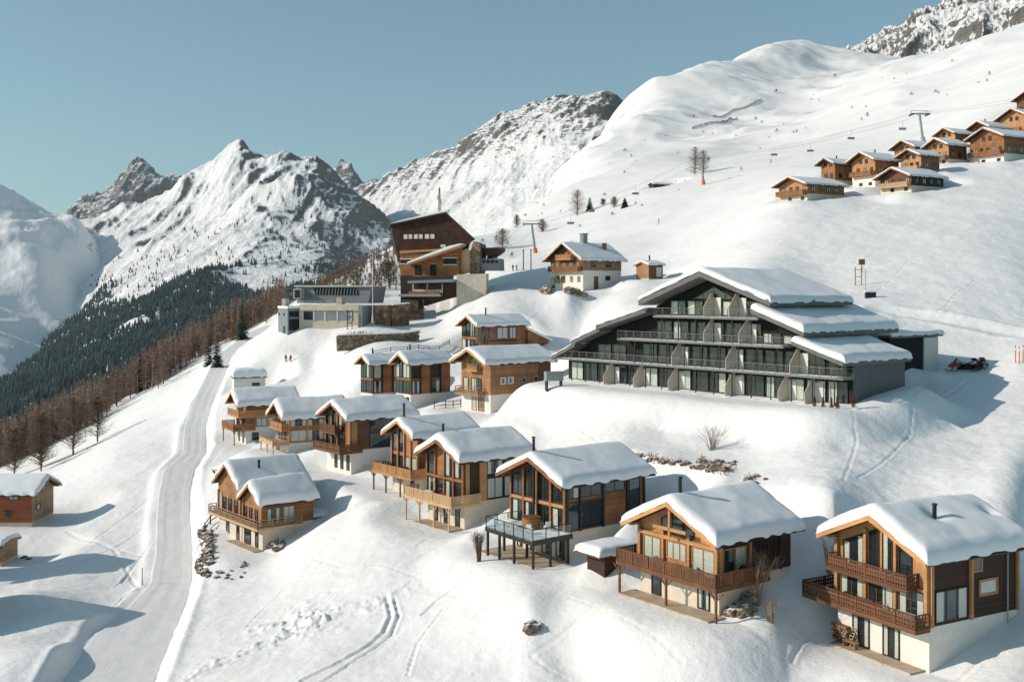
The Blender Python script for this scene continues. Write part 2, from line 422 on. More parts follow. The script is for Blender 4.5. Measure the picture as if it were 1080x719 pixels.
def gable_poly(H, a0, a1, z0, gap=.35):
    c = (H['y0']+H['y1'])/2; t = lambda a: roof_z(H, a)-gap
    p = [(a0, z0), (a1, z0), (a1, t(a1))]
    if a0 < c-.05 and a1 > c+.05: p.append((c, t(c)))
    p.append((a0, t(a0)))
    return p
RNG = random.Random(11)
CURT = [None, 'both', None, 'full', 'left', 'right', None]
def glaze(root, H, plane, cols, rows, fm, gable=False, skip=(), inner='interior', curtp=.5, gap=.35):
    """a wall of glass: cells between the listed columns and rows, each a window"""
    for i in range(len(cols)-1):
        for j in range(len(rows)-1):
            if (i, j) in skip: continue
            a0, a1 = cols[i]+.07, cols[i+1]-.07
            c = RNG.choice(CURT) if RNG.random() < curtp else None
            if gable and j == len(rows)-2:
                if min(roof_z(H, a0), roof_z(H, a1))-gap-rows[j] < .15: continue
                p = gable_poly(H, a0, a1, rows[j]+.09, gap)
            else: p = rect(a0, a1, rows[j]+.09, rows[j+1]-.09)
            window(root, H, plane, p, 1 if a1-a0 < 1.7 else 2, 1, fm, c, inner=inner)
def railing(parent, path, z, style, mat, h=1.0):
    r = MB()
    for k in range(len(path)-1):
        p = Vector((path[k][0], path[k][1], z)); q = Vector((path[k+1][0], path[k+1][1], z)); d = q-p; L = d.length
        if L < .1: continue
        up = Vector((0,0,1)); e = d/L
        if style == 'glass':
            n = max(1, round(L/1.5))
            for i in range(n+1): r.bar(p+d*i/n, p+d*i/n+up*h, .07, mi=0)
            r.bar(p+up*h, q+up*h, .08, .06, mi=0); r.bar(p+up*.08, q+up*.08, .04, .05, mi=0)
            r.bar(p+e*.04+up*.12+up*(h-.2)/2, q-e*.04+up*.12+up*(h-.2)/2, .015, h-.22, mi=1)
        elif style == 'metal':
            n = max(1, round(L/1.6))
            for i in range(n+1): r.bar(p+d*i/n, p+d*i/n+up*h, .07)
            r.bar(p+up*h, q+up*h, .09, .07)
            for t in (.2, .45, .7): r.bar(p+up*h*t, q+up*h*t, .03, .03)
        elif style == 'slat':
            n = max(1, round(L/1.8))
            for i in range(n+1): r.bar(p+d*i/n, p+d*i/n+up*h, .1)
            r.bar(p+up*h, q+up*h, .12, .08)
            for t in (.12, .37, .62): r.bar(p+up*h*t, q+up*h*t, .035, .13)
        else:
            n = max(1, round(L/2.0))
            for i in range(n+1): r.bar(p+d*i/n-up*.25, p+d*i/n+up*(h+.06), .13)
            r.bar(p+up*h, q+up*h, .13, .08); r.bar(p+up*.1, q+up*.1, .07, .09)
            bw = .18 if style == 'board' else .24; m = max(2, int(L/bw))
            for i in range(m):
                c = p+d*(i+.5)/m
                if style == 'board': r.bar(c+up*.05, c+up*(h-.03), .135, .03, up=e.cross(up)) if False else r.box((c.x-abs(e.x)*.05-.014, c.y-abs(e.y)*.05-.014, z+.05), (c.x+abs(e.x)*.05+.014, c.y+abs(e.y)*.05+.014, z+h-.03))
                else:
                    for zz0, zz1, ww in ((.1, .32, .045), (.32, .52, .1), (.52, .6, .05), (.6, .82, .1), (.82, h-.03, .045)):
                        r.box((c.x-abs(e.x)*ww-.015, c.y-abs(e.y)*ww-.015, z+zz0), (c.x+abs(e.x)*ww+.015, c.y+abs(e.y)*ww+.015, z+zz1))
    return r.build('railing', [mat, 'glass'] if style == 'glass' else [mat], parent, recalc=style not in ('x',))
def deck(root, poly, z, rail, style, mat, posts=(), name='deck', th=.22, floor='deck_boards', postmat=None, h=1.0, zb=-3.0, snow=0., railmat=None):
    d = MB(); d.prism(poly, lambda a, b, t: (a, b, t), z-th, z-.005, mi=0)
    n = len(poly)
    for i in range(n):
        a, b = poly[i], poly[(i+1) % n]; d.bar((a[0], a[1], z-th*.55), (b[0], b[1], z-th*.55), .09, th+.07, mi=1)
    o = d.build(name, [floor, mat], root)
    if snow:
        s = MB(); cx = sum(p[0] for p in poly)/n; cy = sum(p[1] for p in poly)/n
        s.prism([(cx+(a-cx)*.96, cy+(b-cy)*.96) for a, b in poly], lambda a, b, t: (a, b, t), z-.004, z+snow); s.build('snow', 'roof_snow_mat', o)
    if rail: railing(o, rail, z, style, railmat or mat, h)
    for (px, py) in posts:
        p = MB(); w = .16; p.box((px-w/2, py-w/2, zb), (px+w/2, py+w/2, z-th)); p.bar((px, py+.0, z-th-.75), (px, py+.7, z-th-.03), .1); p.bar((px, py, z-th-.75), (px, py-.7, z-th-.03), .1)
        p.build('post', postmat or mat, root)
    return o
def smooth_abs(t, k): return math.sqrt(t*t+k*k)
def roof_snow(parent, xa, xb, ya, yb, yc, zr, tan, T, seed, drop=None, nx=None, ny=None, dents=()):
    """thick snow lying on a pitched roof: ridge at yc, rounded edges that lip over the eaves"""
    ov = .12; xa -= ov*.6; xb += ov; ya -= ov; yb += ov
    nx = nx or max(14, min(64, int((xb-xa)/.22))); ny = ny or max(14, min(64, int((yb-ya)/.22)))
    def line(a, b, n):       # finer near the edges
        t = np.linspace(0, 1, n+1); return a+(b-a)*(.5-.5*np.cos(t*PI))*.55+(b-a)*t*.45
    xs = line(xa, xb, nx); ys = line(ya, yb, ny)
    X, Y = np.meshgrid(xs, ys)
    d = np.minimum(np.minimum(X-xa, xb-X), np.minimum(Y-ya, yb-Y))
    wob = .10*fbm(X*.15, Y*.15, 2, seed)+.022*fbm(X*.7, Y*.7, 2, seed+3)
    ex_ = np.clip(1-d/.5, 0, 1); X = X+ex_*.17*pnoise(X*.9+seed, Y*.9, seed); Y = Y+ex_*.15*pnoise(X*.8, Y*.8+seed, seed+1)
    r = .55+.25*T; e = np.sqrt(np.clip(1-(1-np.clip(d/r, 0, 1))**2, 0, 1))
    th = np.maximum(.02, T*(1+wob*2.2)*(.15+.85*e)*np.where(d <= 1e-6, .12, 1))
    base = zr-np.abs(Y-yc)*tan
    top = zr-np.sqrt((Y-yc)**2+.35**2)*tan+.35*tan*.5
    for (dx, dy, dr, dd) in dents: th = th*(1-dd*np.exp(-((X-dx)**2+(Y-dy)**2)/dr**2))
    Zt = np.maximum(base+.02, top+th)
    lip = np.where((Y <= ya+1e-6) | (Y >= yb-1e-6), .10+.05*pnoise(X*1.3, Y+seed, seed), .0)
    Zt = Zt-lip*0
    Zb = base+.012-lip
    nvx = X.shape[1]; nvy = X.shape[0]
    V = [(X[j,i], Y[j,i], Zt[j,i]) for j in range(nvy) for i in range(nvx)]
    F = [(j*nvx+i, j*nvx+i+1, (j+1)*nvx+i+1, (j+1)*nvx+i) for j in range(nvy-1) for i in range(nvx-1)]
    rim = [i for i in range(nvx)] + [j*nvx+nvx-1 for j in range(1, nvy)] + [(nvy-1)*nvx+i for i in range(nvx-2, -1, -1)] + [j*nvx for j in range(nvy-2, 0, -1)]
    o = len(V)
    for k in rim:
        j, i = divmod(k, nvx); V.append((X[j,i], Y[j,i], Zb[j,i]))
    m = len(rim)
    F += [(rim[(k+1) % m], rim[k], o+k, o+(k+1) % m) for k in range(m)]
    # underside follows the two roof planes a little above them
    o2 = len(V); V += [(xa+.1, ya+.1, zr-abs(ya+.1-yc)*tan+.01), (xb-.1, ya+.1, zr-abs(ya+.1-yc)*tan+.01), (xb-.1, yc, zr+.01), (xa+.1, yc, zr+.01), (xb-.1, yb-.1, zr-abs(yb-.1-yc)*tan+.01), (xa+.1, yb-.1, zr-abs(yb-.1-yc)*tan+.01)]
    F += [(o2, o2+3, o2+2, o2+1), (o2+3, o2+5, o2+4, o2+2)]
    mb = MB(); mb.add(V, F); return mb.build('snow', 'roof_snow_mat', parent, smooth=True, recalc=False)
SEED = [100]
def body(root, H, L, oh, of, ob, B, wf, ws, roofmat='wood_dark', barge='wood_honey', T=.6, chim=(), base='plaster', bx=0., th=.22, zb=-3.5, purlins=True, snowend=None, dents=(), wallname='wall'):
    """walls, basement, roof with snow for a gabled block; H holds x0,x1,y0,y1,zf (floor),ze (wall top at the eaves),tan"""
    x0, x1, y0, y1, zf, ze, tan = (H[k] for k in ('x0','x1','y0','y1','zf','ze','tan'))
    c = (y0+y1)/2; za = ze+(c-y0)*tan
    if B > 0:
        b = MB(); b.box((x0+.05+bx, y0+.05, zb), (x1-.05, y1-.05, zf-.004)); b.build('basement', base, root)
    w = MB(); poly = [(y0, zf), (y1, zf), (y1, ze-.02), (c, za-.02), (y0, ze-.02)]; n = 5
    vs = [(x0, a, z) for a, z in poly]+[(x1, a, z) for a, z in poly]
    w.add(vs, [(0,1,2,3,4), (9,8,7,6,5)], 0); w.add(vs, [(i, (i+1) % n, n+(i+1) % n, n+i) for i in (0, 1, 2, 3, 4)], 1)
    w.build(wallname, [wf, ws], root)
    ra, rb = x0-of, x1+ob
    q = lambda y: ze-abs(0)+0
    yl, yr = y0-oh, y1+oh; zl = ze-oh*tan
    r = MB(); r.prism([(yl, zl), (c, za), (yr, zl), (yr, zl+th), (c, za+th), (yl, zl+th)], lambda a, z, d: (d, a, z), ra, rb)
    ro = r.build('roof', roofmat, root)
    bb = MB(); bw = .30
    for s, ye in ((1, yl), (-1, yr)):
        bb.prism([(ye-.02*s, zl-.12), (c, za-.13), (c, za+th+.05), (ye-.02*s, zl+th+.03)], lambda a, z, d: (d, a, z), ra-.085, ra-.006)
    bb.build('barge_board', barge, ro)
    for ye in (yl-.07, yr+.07): MB().bar((ra, ye, zl+.04), (rb, ye, zl+.04), .13, .14).build('gutter', 'metal_dark', ro)
    if purlins:
        for y in (y0+.02, c, y1-.02):
            p = MB(); zt = roof_z(H, y)-.02; p.box((ra+.12, y-.11, zt-.30), (x0-.004, y+.11, zt-.10 if y != c else zt-.02)); p.build('purlin', barge, root)
    SEED[0] += 1; T = T*(.74+.26*((SEED[0]*37) % 11)/10)
    roof_snow(ro, ra, rb if snowend is None else snowend, yl, yr, c, za+th, tan, T, SEED[0], dents=dents)
    for (cx, cy, ch, cr) in chim:
        k = MB(); zc = za+th-abs(cy-c)*tan
        k.tube((cx, cy, zc-.3), (cx, cy, zc+T+ch), cr, n=10); k.tube((cx, cy, zc+T+ch+.06), (cx, cy, zc+T+ch+.2), cr*1.5, cr*1.2, n=10); k.tube((cx, cy, zc+T+ch), (cx, cy, zc+T+ch+.07), cr*.6, n=6)
        k.build('chimney', 'metal_dark', ro)
    return ro
def chalet(label, px, py, Y, ang, W, L, h, B, tan=.45, oh=.85, of=1.3, ob=.7, wf='wood_orange_v', ws='wood_brown', ref='eave', cat='chalet', group=None, name='chalet', foot=True, rise=.9, fm=2.5, **kw):
    P = at(px, py, Y); a = math.radians(ang); e = Vector((math.cos(a), math.sin(a), 0)); g = Vector((-math.sin(a), math.cos(a), 0))
    Ww = W-2*oh; Lw = L-of-ob
    if ref == 'eave': loc = (-of, -oh, B+h-oh*tan)
    else: loc = (-of, Ww/2, B+h+Ww/2*tan+.2)
    O = P-e*loc[0]-g*loc[1]-Vector((0,0,loc[2]))
    root = thing(name, label, cat, O, a, group)
    H = dict(x0=0., x1=Lw, y0=0., y1=Ww, zf=B, ze=B+h, tan=tan, O=O, ang=a)
    body(root, H, L, oh, of, ob, B, wf, ws, **kw)
    BLEND.append((O.x, O.y, a, Lw, Ww, O.z, B*rise, fm))
    if foot: FOOT.append((O.x, O.y, a, .15, Lw-.1, .1, Ww-.1, O.z+max(.0, B-.5)))
    return root, H
def post(root, x, y, z0, z1, w=.24, mat='wood_orange', name='post'):
    p = MB(); p.box((x-w/2, y-w/2, z0), (x+w/2, y+w/2, z1)); return p.build(name, mat, root)
def local(H, x, y, z):
    a = H['ang']; c, s = math.cos(a), math.sin(a); O = H['O']
    return Vector((O.x+x*c-y*s, O.y+x*s+y*c, O.z+z))
# ================================================================ the chalets, near to far
# --- A: nearest, bottom right
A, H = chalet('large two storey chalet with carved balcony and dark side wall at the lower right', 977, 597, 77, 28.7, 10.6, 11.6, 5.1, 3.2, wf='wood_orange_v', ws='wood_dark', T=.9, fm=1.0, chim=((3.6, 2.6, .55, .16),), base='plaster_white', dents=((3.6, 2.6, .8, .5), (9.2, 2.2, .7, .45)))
W = H['y1']; F = H['zf']
for y in (.12, 2.95, 5.85, W-.12): post(A, -.14, y, F, min(roof_z(H, y)-.33, F+6), .30 if y < .5 or y > W-.5 else .24)
bm_ = MB(); bm_.box((-.22, .3, F+2.42), (-.005, W-.3, F+2.62)); bm_.build('beam', 'wood_orange', A)
for a0, a1, c, nv in ((.4, 2.75, 'both', 2), (3.2, 5.65, 'right', 3), (6.1, 8.5, 'both', 2)): window(A, H, 'F', rect(a0, a1, F+.12, F+2.35), nv, 1, 'wood_brown', c, name='glass_door')
for a0, a1, c in ((1.5, 2.75, None), (3.3, 4.3, 'left'), (4.6, 5.6, None), (6.1, 8.2, 'both')): window(A, H, 'F', gable_poly(H, a0, a1, F+2.75, .75) if a0 > 1.4 else rect(a0, a1, F+2.75, F+4.6), 1, 1, 'wood_dark', c)
deck(A, [(-1.45, -.05), (0, -.05), (0, W+.1), (3.2, W+.1), (3.2, W+2.3), (-1.45, W+2.3)], F, [(-.02, -.0), (-1.4, 0), (-1.4, W+2.25), (3.15, W+2.25)], 'carved', 'wood_brown', posts=(), th=.26)
deck(A, [(-1.25, .9), (0, .9), (0, W-.1), (-1.25, W-.1)], F+2.62, [(-.05, .95), (-1.2, .95), (-1.2, W-.15), (-.05, W-.15)], 'carved', 'wood_brown', name='balcony', th=.2, floor='wood_brown')
for a0, a1 in ((2.7, 4.3), (5.6, 7.3)): window(A, H, 'F', rect(a0, a1, .05, 2.35), 3, 1, 'wood_dark', 'both', base=-.05, name='glass_door')
window(A, H, 'S', rect(.55, 4.0, F+.15, F+2.5), 3, 1, 'wood_dark', 'both', name='glass_door')
window(A, H, 'S', rect(4.55, 5.6, F+3.35, F+4.5), 1, 1, 'wood_orange', None, fw=.16)
window(A, H, 'S', rect(5.2, 7.3, F+1.5, F+2.75), 1, 1, 'wood_orange', 'full', fw=.18)
for x in (.12, 4.3): post(A, x, -.10, F, F+5.0, .26)
dp = MB(); dp.tube((8.3, -.14, F-1.0), (8.3, -.14, F+4.95), .06); dp.build('drainpipe', 'metal_grey', A)
post(A, H['x1']-.1, -.08, F, F+5.0, .22)
pt = MB(); pt.prism([(-1.5, .4), (-.0, .4), (-.0, 8.4), (-1.5, 8.4)], lambda a, b, t: (a, b, t), -.9, .05); pt.build('patio', 'patio_boards', A)
HA = H
# --- B: sunlit chalet with a wrap deck
Bc, H = chalet('orange gabled chalet with a brown wrap around deck on posts over a cream basement', 755, 578, 84, 36.9, 10.6, 10.6, 3.4, 2.6, tan=.47, wf='wood_orange_v', ws='wood_dark', T=.95, chim=((.4, 4.6, 1.0, .16),), base='plaster', dents=((2.2, 3.6, 1.2, .15),))
W = H['y1']; F = H['zf']
for y in (.12, 3.1, 6.0, W-.12): post(Bc, -.13, y, F, min(roof_z(H, y), F+3.4)-.3, .28)
cb = MB(); cb.box((-.30, .02, F+2.42), (-.005, W-.02, F+2.72)); cb.build('beam', 'wood_orange', Bc)
br = MB(); br.box((-1.05, W/2-.09, F+2.9), (-.85, W/2+.09, F+5.0)); br.box((-1.05, 2.6, F+3.35), (-.85, W-2.6, F+3.62)); br.build('gable_truss', 'wood_orange', Bc)
for a0, a1, c, nv, z0 in ((.45, 2.85, 'both', 2, .1), (3.5, 5.7, 'full', 3, .85), (6.4, 8.4, 'both', 2, .1)): window(Bc, H, 'F', rect(a0, a1, F+z0, F+2.3), nv, 1, 'wood_orange', 'full' if c == 'both' else c, name='glass_door' if z0 < .5 else 'window', inner='interior_warm')
window(Bc, H, 'F', gable_poly(H, 2.6, W-2.6, F+2.85, .6), 3, 1, 'wood_dark', None)
deck(Bc, [(-1.6, -1.15), (4.6, -1.15), (4.6, 0), (0, 0), (0, W), (2.6, W), (2.6, W+1.2), (-1.6, W+1.2)], F, [(4.55, -1.1), (-1.55, -1.1), (-1.55, W+1.15), (2.55, W+1.15)], 'board', 'wood_brown_v', posts=((-1.4, -.95), (-1.4, 4.4), (-1.4, W+1.0)), th=.3, postmat='wood_brown')
window(Bc, H, 'F', rect(1.0, 2.3, .1, 2.2), 2, 1, 'wood_dark', 'both', base=-.05, name='glass_door')
window(Bc, H, 'F', rect(6.4, 7.5, .1, 2.2), 1, 1, 'wood_dark', None, base=-.05, name='glass_door')
window(Bc, H, 'S', rect(.4, 3.1, F+.12, F+2.5), 2, 1, 'wood_orange', 'left', name='glass_door')
window(Bc, H, 'S', rect(3.9, 6.6, F+.4, F+2.5), 3, 1, 'wood_dark', None)
for x in (.12, 3.5, 7.2): post(Bc, x, -.08, F, F+3.2, .24, 'wood_orange' if x < 5 else 'wood_dark')
st = MB(); random.seed(5)
pt = MB(); pt.prism([(-1.9, -.6), (0, -.6), (0, W+.6), (-1.9, W+.6)], lambda a, b, t: (a, b, t), -.9, .04); pt.build('patio', 'patio_boards', Bc)
HB = H
# --- C: glass fronted with glass deck
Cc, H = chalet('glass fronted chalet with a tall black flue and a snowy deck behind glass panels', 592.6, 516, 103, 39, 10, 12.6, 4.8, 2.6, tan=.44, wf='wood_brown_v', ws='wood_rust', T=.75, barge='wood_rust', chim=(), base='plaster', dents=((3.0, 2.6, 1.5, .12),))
W = H['y1']; F = H['zf']
glaze(Cc, H, 'F', [.1, 2.1, 4.15, 6.2, W-.1], [F+.05, F+2.3, F+2.62, F+5], 'metal_dark', True, skip={(i, 1) for i in range(4)}, curtp=.75)
for y in (.1, 2.1, 4.15, 6.2, W-.1): post(Cc, -.12, y, F, roof_z(H, y)-.33, .22, 'wood_rust' if .5 < y < 8 else 'wood_rust')
bm_ = MB(); bm_.box((-.20, .2, F+2.3), (-.004, W-.2, F+2.6)); bm_.build('beam', 'wood_orange', Cc)
glaze(Cc, H, 'S', [.1, 1.7, 4.7], [F+.05, F+2.9, F+3.05, F+4.6], 'metal_dark', skip={(0, 1), (1, 1)}, curtp=.5)
glaze(Cc, H, 'S', [4.9, 7.9], [F+3.15, F+4.6], 'metal_dark', curtp=0)
glaze(Cc, H, 'S', [8.3, 10.0], [F+.3, F+4.6], 'metal_dark', curtp=0)
for x in (.1, 1.75, 4.8, 8.1, H['x1']-.12): post(Cc, x, -.09, F, F+4.7, .2, 'metal_dark')
dk = deck(Cc, [(-4.9, -.9), (0, -.9), (0, 6.9), (-4.4, 6.9)], F, [(-.1, -.85), (-4.85, -.85), (-4.35, 6.85), (-.2, 6.85)], 'glass', 'metal_dark', th=.3, snow=.12, h=1.1)
for x, y in ((-4.7, -.7), (-2.6, -.7), (-.4, -.7), (-.2, .2), (-4.6, 2.2), (-4.45, 4.6), (-4.25, 6.7), (-2.2, 6.7), (-2.2, 3.2)): post(Cc, x, y, -3, F-.3, .2, 'metal_dark')
fl = MB(); fl.tube((-.55, W/2, F+.5), (-.55, W/2, F+8.6), .14, n=10); fl.tube((-.55, W/2, F+8.68), (-.55, W/2, F+8.8), .22, .18, n=10); fl.tube((-.55, W/2, F+8.6), (-.55, W/2, F+8.7), .08, n=6); fl.build('chimney', 'metal_dark', Cc)
for a0, a1 in ((.6, 1.5), (2.4, 3.6), (4.9, 5.8), (6.6, 7.4)): window(Cc, H, 'F', rect(a0, a1, .1, 2.15), 1, 1, 'wood_dark', 'left', base=-.05, name='glass_door')
pt = MB(); pt.prism([(-4.2, -.6), (0, -.6), (0, W), (-4.2, W)], lambda a, b, t: (a, b, t), -.9, .03); pt.build('patio', 'patio_boards', Cc)
HC = H
# --- D
Dc, H = chalet('glazed chalet with orange side posts and long pale deck, left of the glass deck', 484.6, 490, 122, 39, 9, 11.2, 5.0, 2.9, tan=.47, wf='wood_rust', ws='wood_dark', T=.8, barge='wood_rust', chim=((.2, 4.4, 1.0, .15),), base='plaster', dents=((2.5, 2.4, 1.2, .12),))
W = H['y1']; F = H['zf']
glaze(Dc, H, 'F', [.1, 1.9, 3.7, 5.5, W-.1], [F+.05, F+2.3, F+2.6, F+5], 'metal_dark', True, skip={(i, 1) for i in range(4)} | {(2, 2)}, curtp=.7)
for y in (.1, 1.9, 3.7, 5.5, W-.1): post(Dc, -.12, y, F, roof_z(H, y)-.33, .22, 'wood_rust')
bm_ = MB(); bm_.box((-.2, .2, F+2.3), (-.004, W-.2, F+2.58)); bm_.build('beam', 'wood_rust', Dc)
glaze(Dc, H, 'S', [3.1, 5.6, 8.2], [F+.05, F+2.6, F+2.8, F+4.7], 'metal_dark', skip={(0, 1), (1, 1)}, curtp=.6)
for x, w in ((.15, .5), (2.1, 1.0)): pn = MB(); pn.box((x, -.12, F), (x+w, -.006, F+4.75)); pn.build('post', 'wood_orange_v', Dc)
deck(Dc, [(-2.2, -.6), (1.9, -.6), (1.9, 0), (0, 0), (0, W+1.7), (-2.2, W+1.7)], F, [(1.85, -.55), (-2.15, -.55), (-2.15, W+1.65), (-.2, W+1.65)], 'board', 'wood_pale', posts=((-2.0, .2), (-2.0, 3.1), (-2.0, 6.0), (-2.0, W+1.5)), th=.28)
for a0, a1 in ((.9, 1.7), (3.0, 4.0), (5.2, 6.0)): window(Dc, H, 'F', rect(a0, a1, .1, 2.2), 1, 1, 'wood_dark', None, base=-.05, name='glass_door')
pt = MB(); pt.prism([(-2.1, .3), (0, .3), (0, W), (-2.1, W)], lambda a, b, t: (a, b, t), -.9, .03); pt.build('patio', 'patio_boards', Dc)
HD = H
# --- E
Ec, H = chalet('narrow glazed chalet with reddish board deck on tall posts, behind the pale deck chalet', 435.6, 464.5, 140, 39, 7.6, 11, 5.0, 2.6, tan=.52, oh=.7, wf='wood_warm_v', ws='wood_brown', T=.75, chim=((-.3, 2.9, 1.5, .15),), base='plaster')
W = H['y1']; F = H['zf']
glaze(Ec, H, 'F', [.1, 1.6, 3.1, 4.6, W-.1], [F+.05, F+2.2, F+2.5, F+5], 'metal_dark', True, skip={(i, 1) for i in range(4)} | {(1, 2), (0, 2)}, curtp=.7)
for y in (.1, 1.6, 3.1, 4.6, W-.1): post(Ec, -.12, y, F, roof_z(H, y)-.33, .24, 'wood_orange')
glaze(Ec, H, 'S', [.3, 2.0], [F+2.8, F+4.7], 'metal_dark', curtp=0)
deck(Ec, [(-2.2, -1.6), (2, -1.6), (2, 0), (0, 0), (0, W+1.6), (-2.2, W+1.6)], F, [(1.95, -1.55), (-2.15, -1.55), (-2.15, W+1.55), (-.1, W+1.55)], 'board', 'wood_orange_v', posts=((-2.0, 1.2), (-2.0, 4.6), (-2.0, W+1.4)), th=.26, postmat='wood_brown')
window(Ec, H, 'F', rect(1.0, 1.8, .1, 2.1), 1, 1, 'wood_dark', None, base=-.05, name='glass_door')
HE = H
# --- F
Fc, H = chalet('dark chalet with big black framed side windows and brown balcony over three slim basement windows', 365, 445, 155, 39, 8.7, 12.4, 4.7, 3.4, tan=.5, wf='wood_rust', ws='wood_brown', T=.75, barge='wood_rust', base='plaster_white', dents=((6, 2.2, 2, .12),))
W = H['y1']; F = H['zf']
glaze(Fc, H, 'F', [.1, 1.5, 3.5, 5.2, W-.1], [F+.05, F+2.2, F+2.5, F+5], 'wood_dark', True, skip={(i, 1) for i in range(4)} | {(0, 0), (0, 2)}, curtp=.5)
for y in (.1, 3.5, 5.2, W-.1): post(Fc, -.12, y, F, roof_z(H, y)-.33, .3, 'wood_orange' if y < 1 else 'wood_rust')
deck(Fc, [(-1.2, 2.4), (0, 2.4), (0, W), (-1.2, W)], F+2.4, [(-.05, 2.45), (-1.15, 2.45), (-1.15, W-.05)], 'board', 'wood_brown_v', name='balcony', floor='wood_brown')
glaze(Fc, H, 'S', [3.0, 7.0, 9.9], [F+.05, F+2.4, F+2.6, F+4.5], 'metal_dark', skip={(0, 1), (1, 1)}, curtp=.9)
pn = MB(); pn.box((.1, -.1, F), (1.0, -.006, F+4.4)); pn.build('post', 'wood_orange_v', Fc)
deck(Fc, [(-2.2, -.7), (1.5, -.7), (1.5, 0), (0, 0), (0, W), (-2.2, W)], F, [(1.45, -.65), (-2.15, -.65), (-2.15, W-.05), (-.1, W-.05)], 'carved', 'wood_brown', th=.26)
for a0 in (.5, 2.2, 3.9): window(Fc, H, 'F', rect(a0, a0+.75, .5, 2.7), 1, 1, 'wood_dark', None, base=-.05)
HF = H
# --- G
Gc, H = chalet('chalet with honey timber frame and wide side windows, second from left in its row', 297, 443.5, 175, 30, 8, 12, 4.2, 1.6, tan=.6, oh=.7, wf='wood_orange_v', ws='wood_rust', T=.8, base='plaster_white')
W = H['y1']; F = H['zf']
glaze(Gc, H, 'F', [.2, 2.0, 3.3, 4.6, W-.2], [F+.1, F+2.0, F+2.3, F+4.6], 'wood_orange', True, skip={(i, 1) for i in range(4)}, curtp=.5, gap=.5)
deck(Gc, [(-1.0, .1), (0, .1), (0, W-.1), (-1.0, W-.1)], F+2.15, [(-.05, .15), (-.95, .15), (-.95, W-.15), (-.05, W-.15)], 'carved', 'wood_orange', name='balcony', floor='wood_orange')
glaze(Gc, H, 'S', [.3, 3.2, 6.1, 9.0], [F+.1, F+2.1, F+2.5, F+4.0], 'wood_orange', skip={(i, 1) for i in range(3)}, curtp=.9)
for x in (.15, 3.2, 6.1, 9.0): post(Gc, x, -.1, F, F+4.1, .26, 'wood_orange')
deck(Gc, [(-2.6, -.2), (0, -.2), (0, W+.3), (-2.6, W+.3)], F, [(-.1, -.15), (-2.55, -.15), (-2.55, W+.25)], 'slat', 'wood_pale', posts=((-2.4, .2), (-2.4, 3.4), (-2.4, W)), h=.5, postmat='wood_pale')
window(Gc, H, 'F', rect(4.6, 6.2, -.9, 1.2), 1, 1, 'wood_dark', None, base=-.05, name='glass_door')
HG = H
# --- H
Hc, H = chalet('chalet with stacked balcony and deck over a white basement, leftmost in its row', 250, 429.5, 195, 30, 7.6, 12, 4.6, 2.7, tan=.6, oh=.9, of=1.8, wf='wood_warm_v', ws='wood_warm', T=.9, base='plaster_white')
W = H['y1']; F = H['zf']
glaze(Hc, H, 'F', [.2, 2.0, 3.8, W-.2], [F+.1, F+2.1], 'wood_dark', curtp=.5)
window(Hc, H, 'F', gable_poly(H, 1.4, W-1.4, F+2.9, .7), 3, 1, 'wood_dark', None)
deck(Hc, [(-1.5, -.9), (6.4, -.9), (6.4, 0), (0, 0), (0, W+.4), (-1.5, W+.4)], F+2.35, [(6.35, -.85), (-1.45, -.85), (-1.45, W+.35)], 'board', 'wood_orange', name='balcony', floor='wood_orange')
deck(Hc, [(-2.4, -.7), (1.6, -.7), (1.6, 0), (0, 0), (0, W+1), (-2.4, W+1)], F, [(1.55, -.65), (-2.35, -.65), (-2.35, W+.95), (-.1, W+.95)], 'board', 'wood_rust', posts=((-2.2, -.5), (-2.2, W+.8)), postmat='wood_rust')
for x in (-1.3, 1.5): post(Hc, x, -.75, F, F+2.2, .2, 'wood_rust')
glaze(Hc, H, 'S', [1.8, 4.0, 6.2, 8.4], [F+.2, F+2.0], 'wood_dark', curtp=.8, inner='interior')
pw = MB(); pw.box((1.7, -.03, F), (9.3, -.005, F+2.2)); pw.build('plaster_panel', 'plaster_white', Hc)
for a0, a1 in ((1.6, 2.4),): window(Hc, H, 'S', rect(1.2, 2.4, .6, 2.0), 1, 1, 'wood_dark', None, base=-.05)
for a0 in (1.0, 3.6): window(Hc, H, 'F', rect(a0, a0+.9, .1, 2.2), 1, 1, 'wood_dark', None, base=-.05, name='glass_door')
HH_ = H
# --- J: twin gables, front left
J, H = chalet('twin gabled chalet with two snowy roofs of different height, right beside the grey piste', 273, 535, 135, 39, 6.2, 8.4, 2.9, 2.9, tan=.72, oh=.45, of=.7, ob=.6, wf='wood_warm', ws='wood_rust', T=.85, base='plaster', barge='wood_orange', purlins=False)
W = H['y1']; F = H['zf']; HJ = H
H2 = dict(H); H2.update(y0=W+.6, y1=W+.6+7.0, ze=F+4.0, x1=H['x1']+2.0, x0=-.01, zf=F)
body(J, H2, 0, .45, .7, .6, 2.9, 'wood_warm', 'wood_rust', T=.85, base='plaster', barge='wood_orange', purlins=False, chim=((3.2, W+2.2, .9, .17),), wallname='wall')
lk = MB(); lk.box((.1, W-.05, F+.01), (H['x1']-.05, W+.55, F+3.4)); lk.build('link_wall', 'wood_rust', J)
lb = MB(); lb.box((.12, W-.1, -3), (H['x1']-.1, W+.65, F-.006)); lb.build('basement', 'plaster', J)
for y, z0, z1 in ((1.2, .15, 1.9), (2.8, .15, 1.9), (4.3, .15, 1.9)): window(J, H, 'F', rect(y, y+.8, F+z0, F+z1), 1, 1, 'wood_dark', None)
for y in (7.0, 8.8, 10.4): window(J, H2, 'F', rect(y, y+.9, F+.3, F+2.2), 1, 1, 'wood_dark', None)
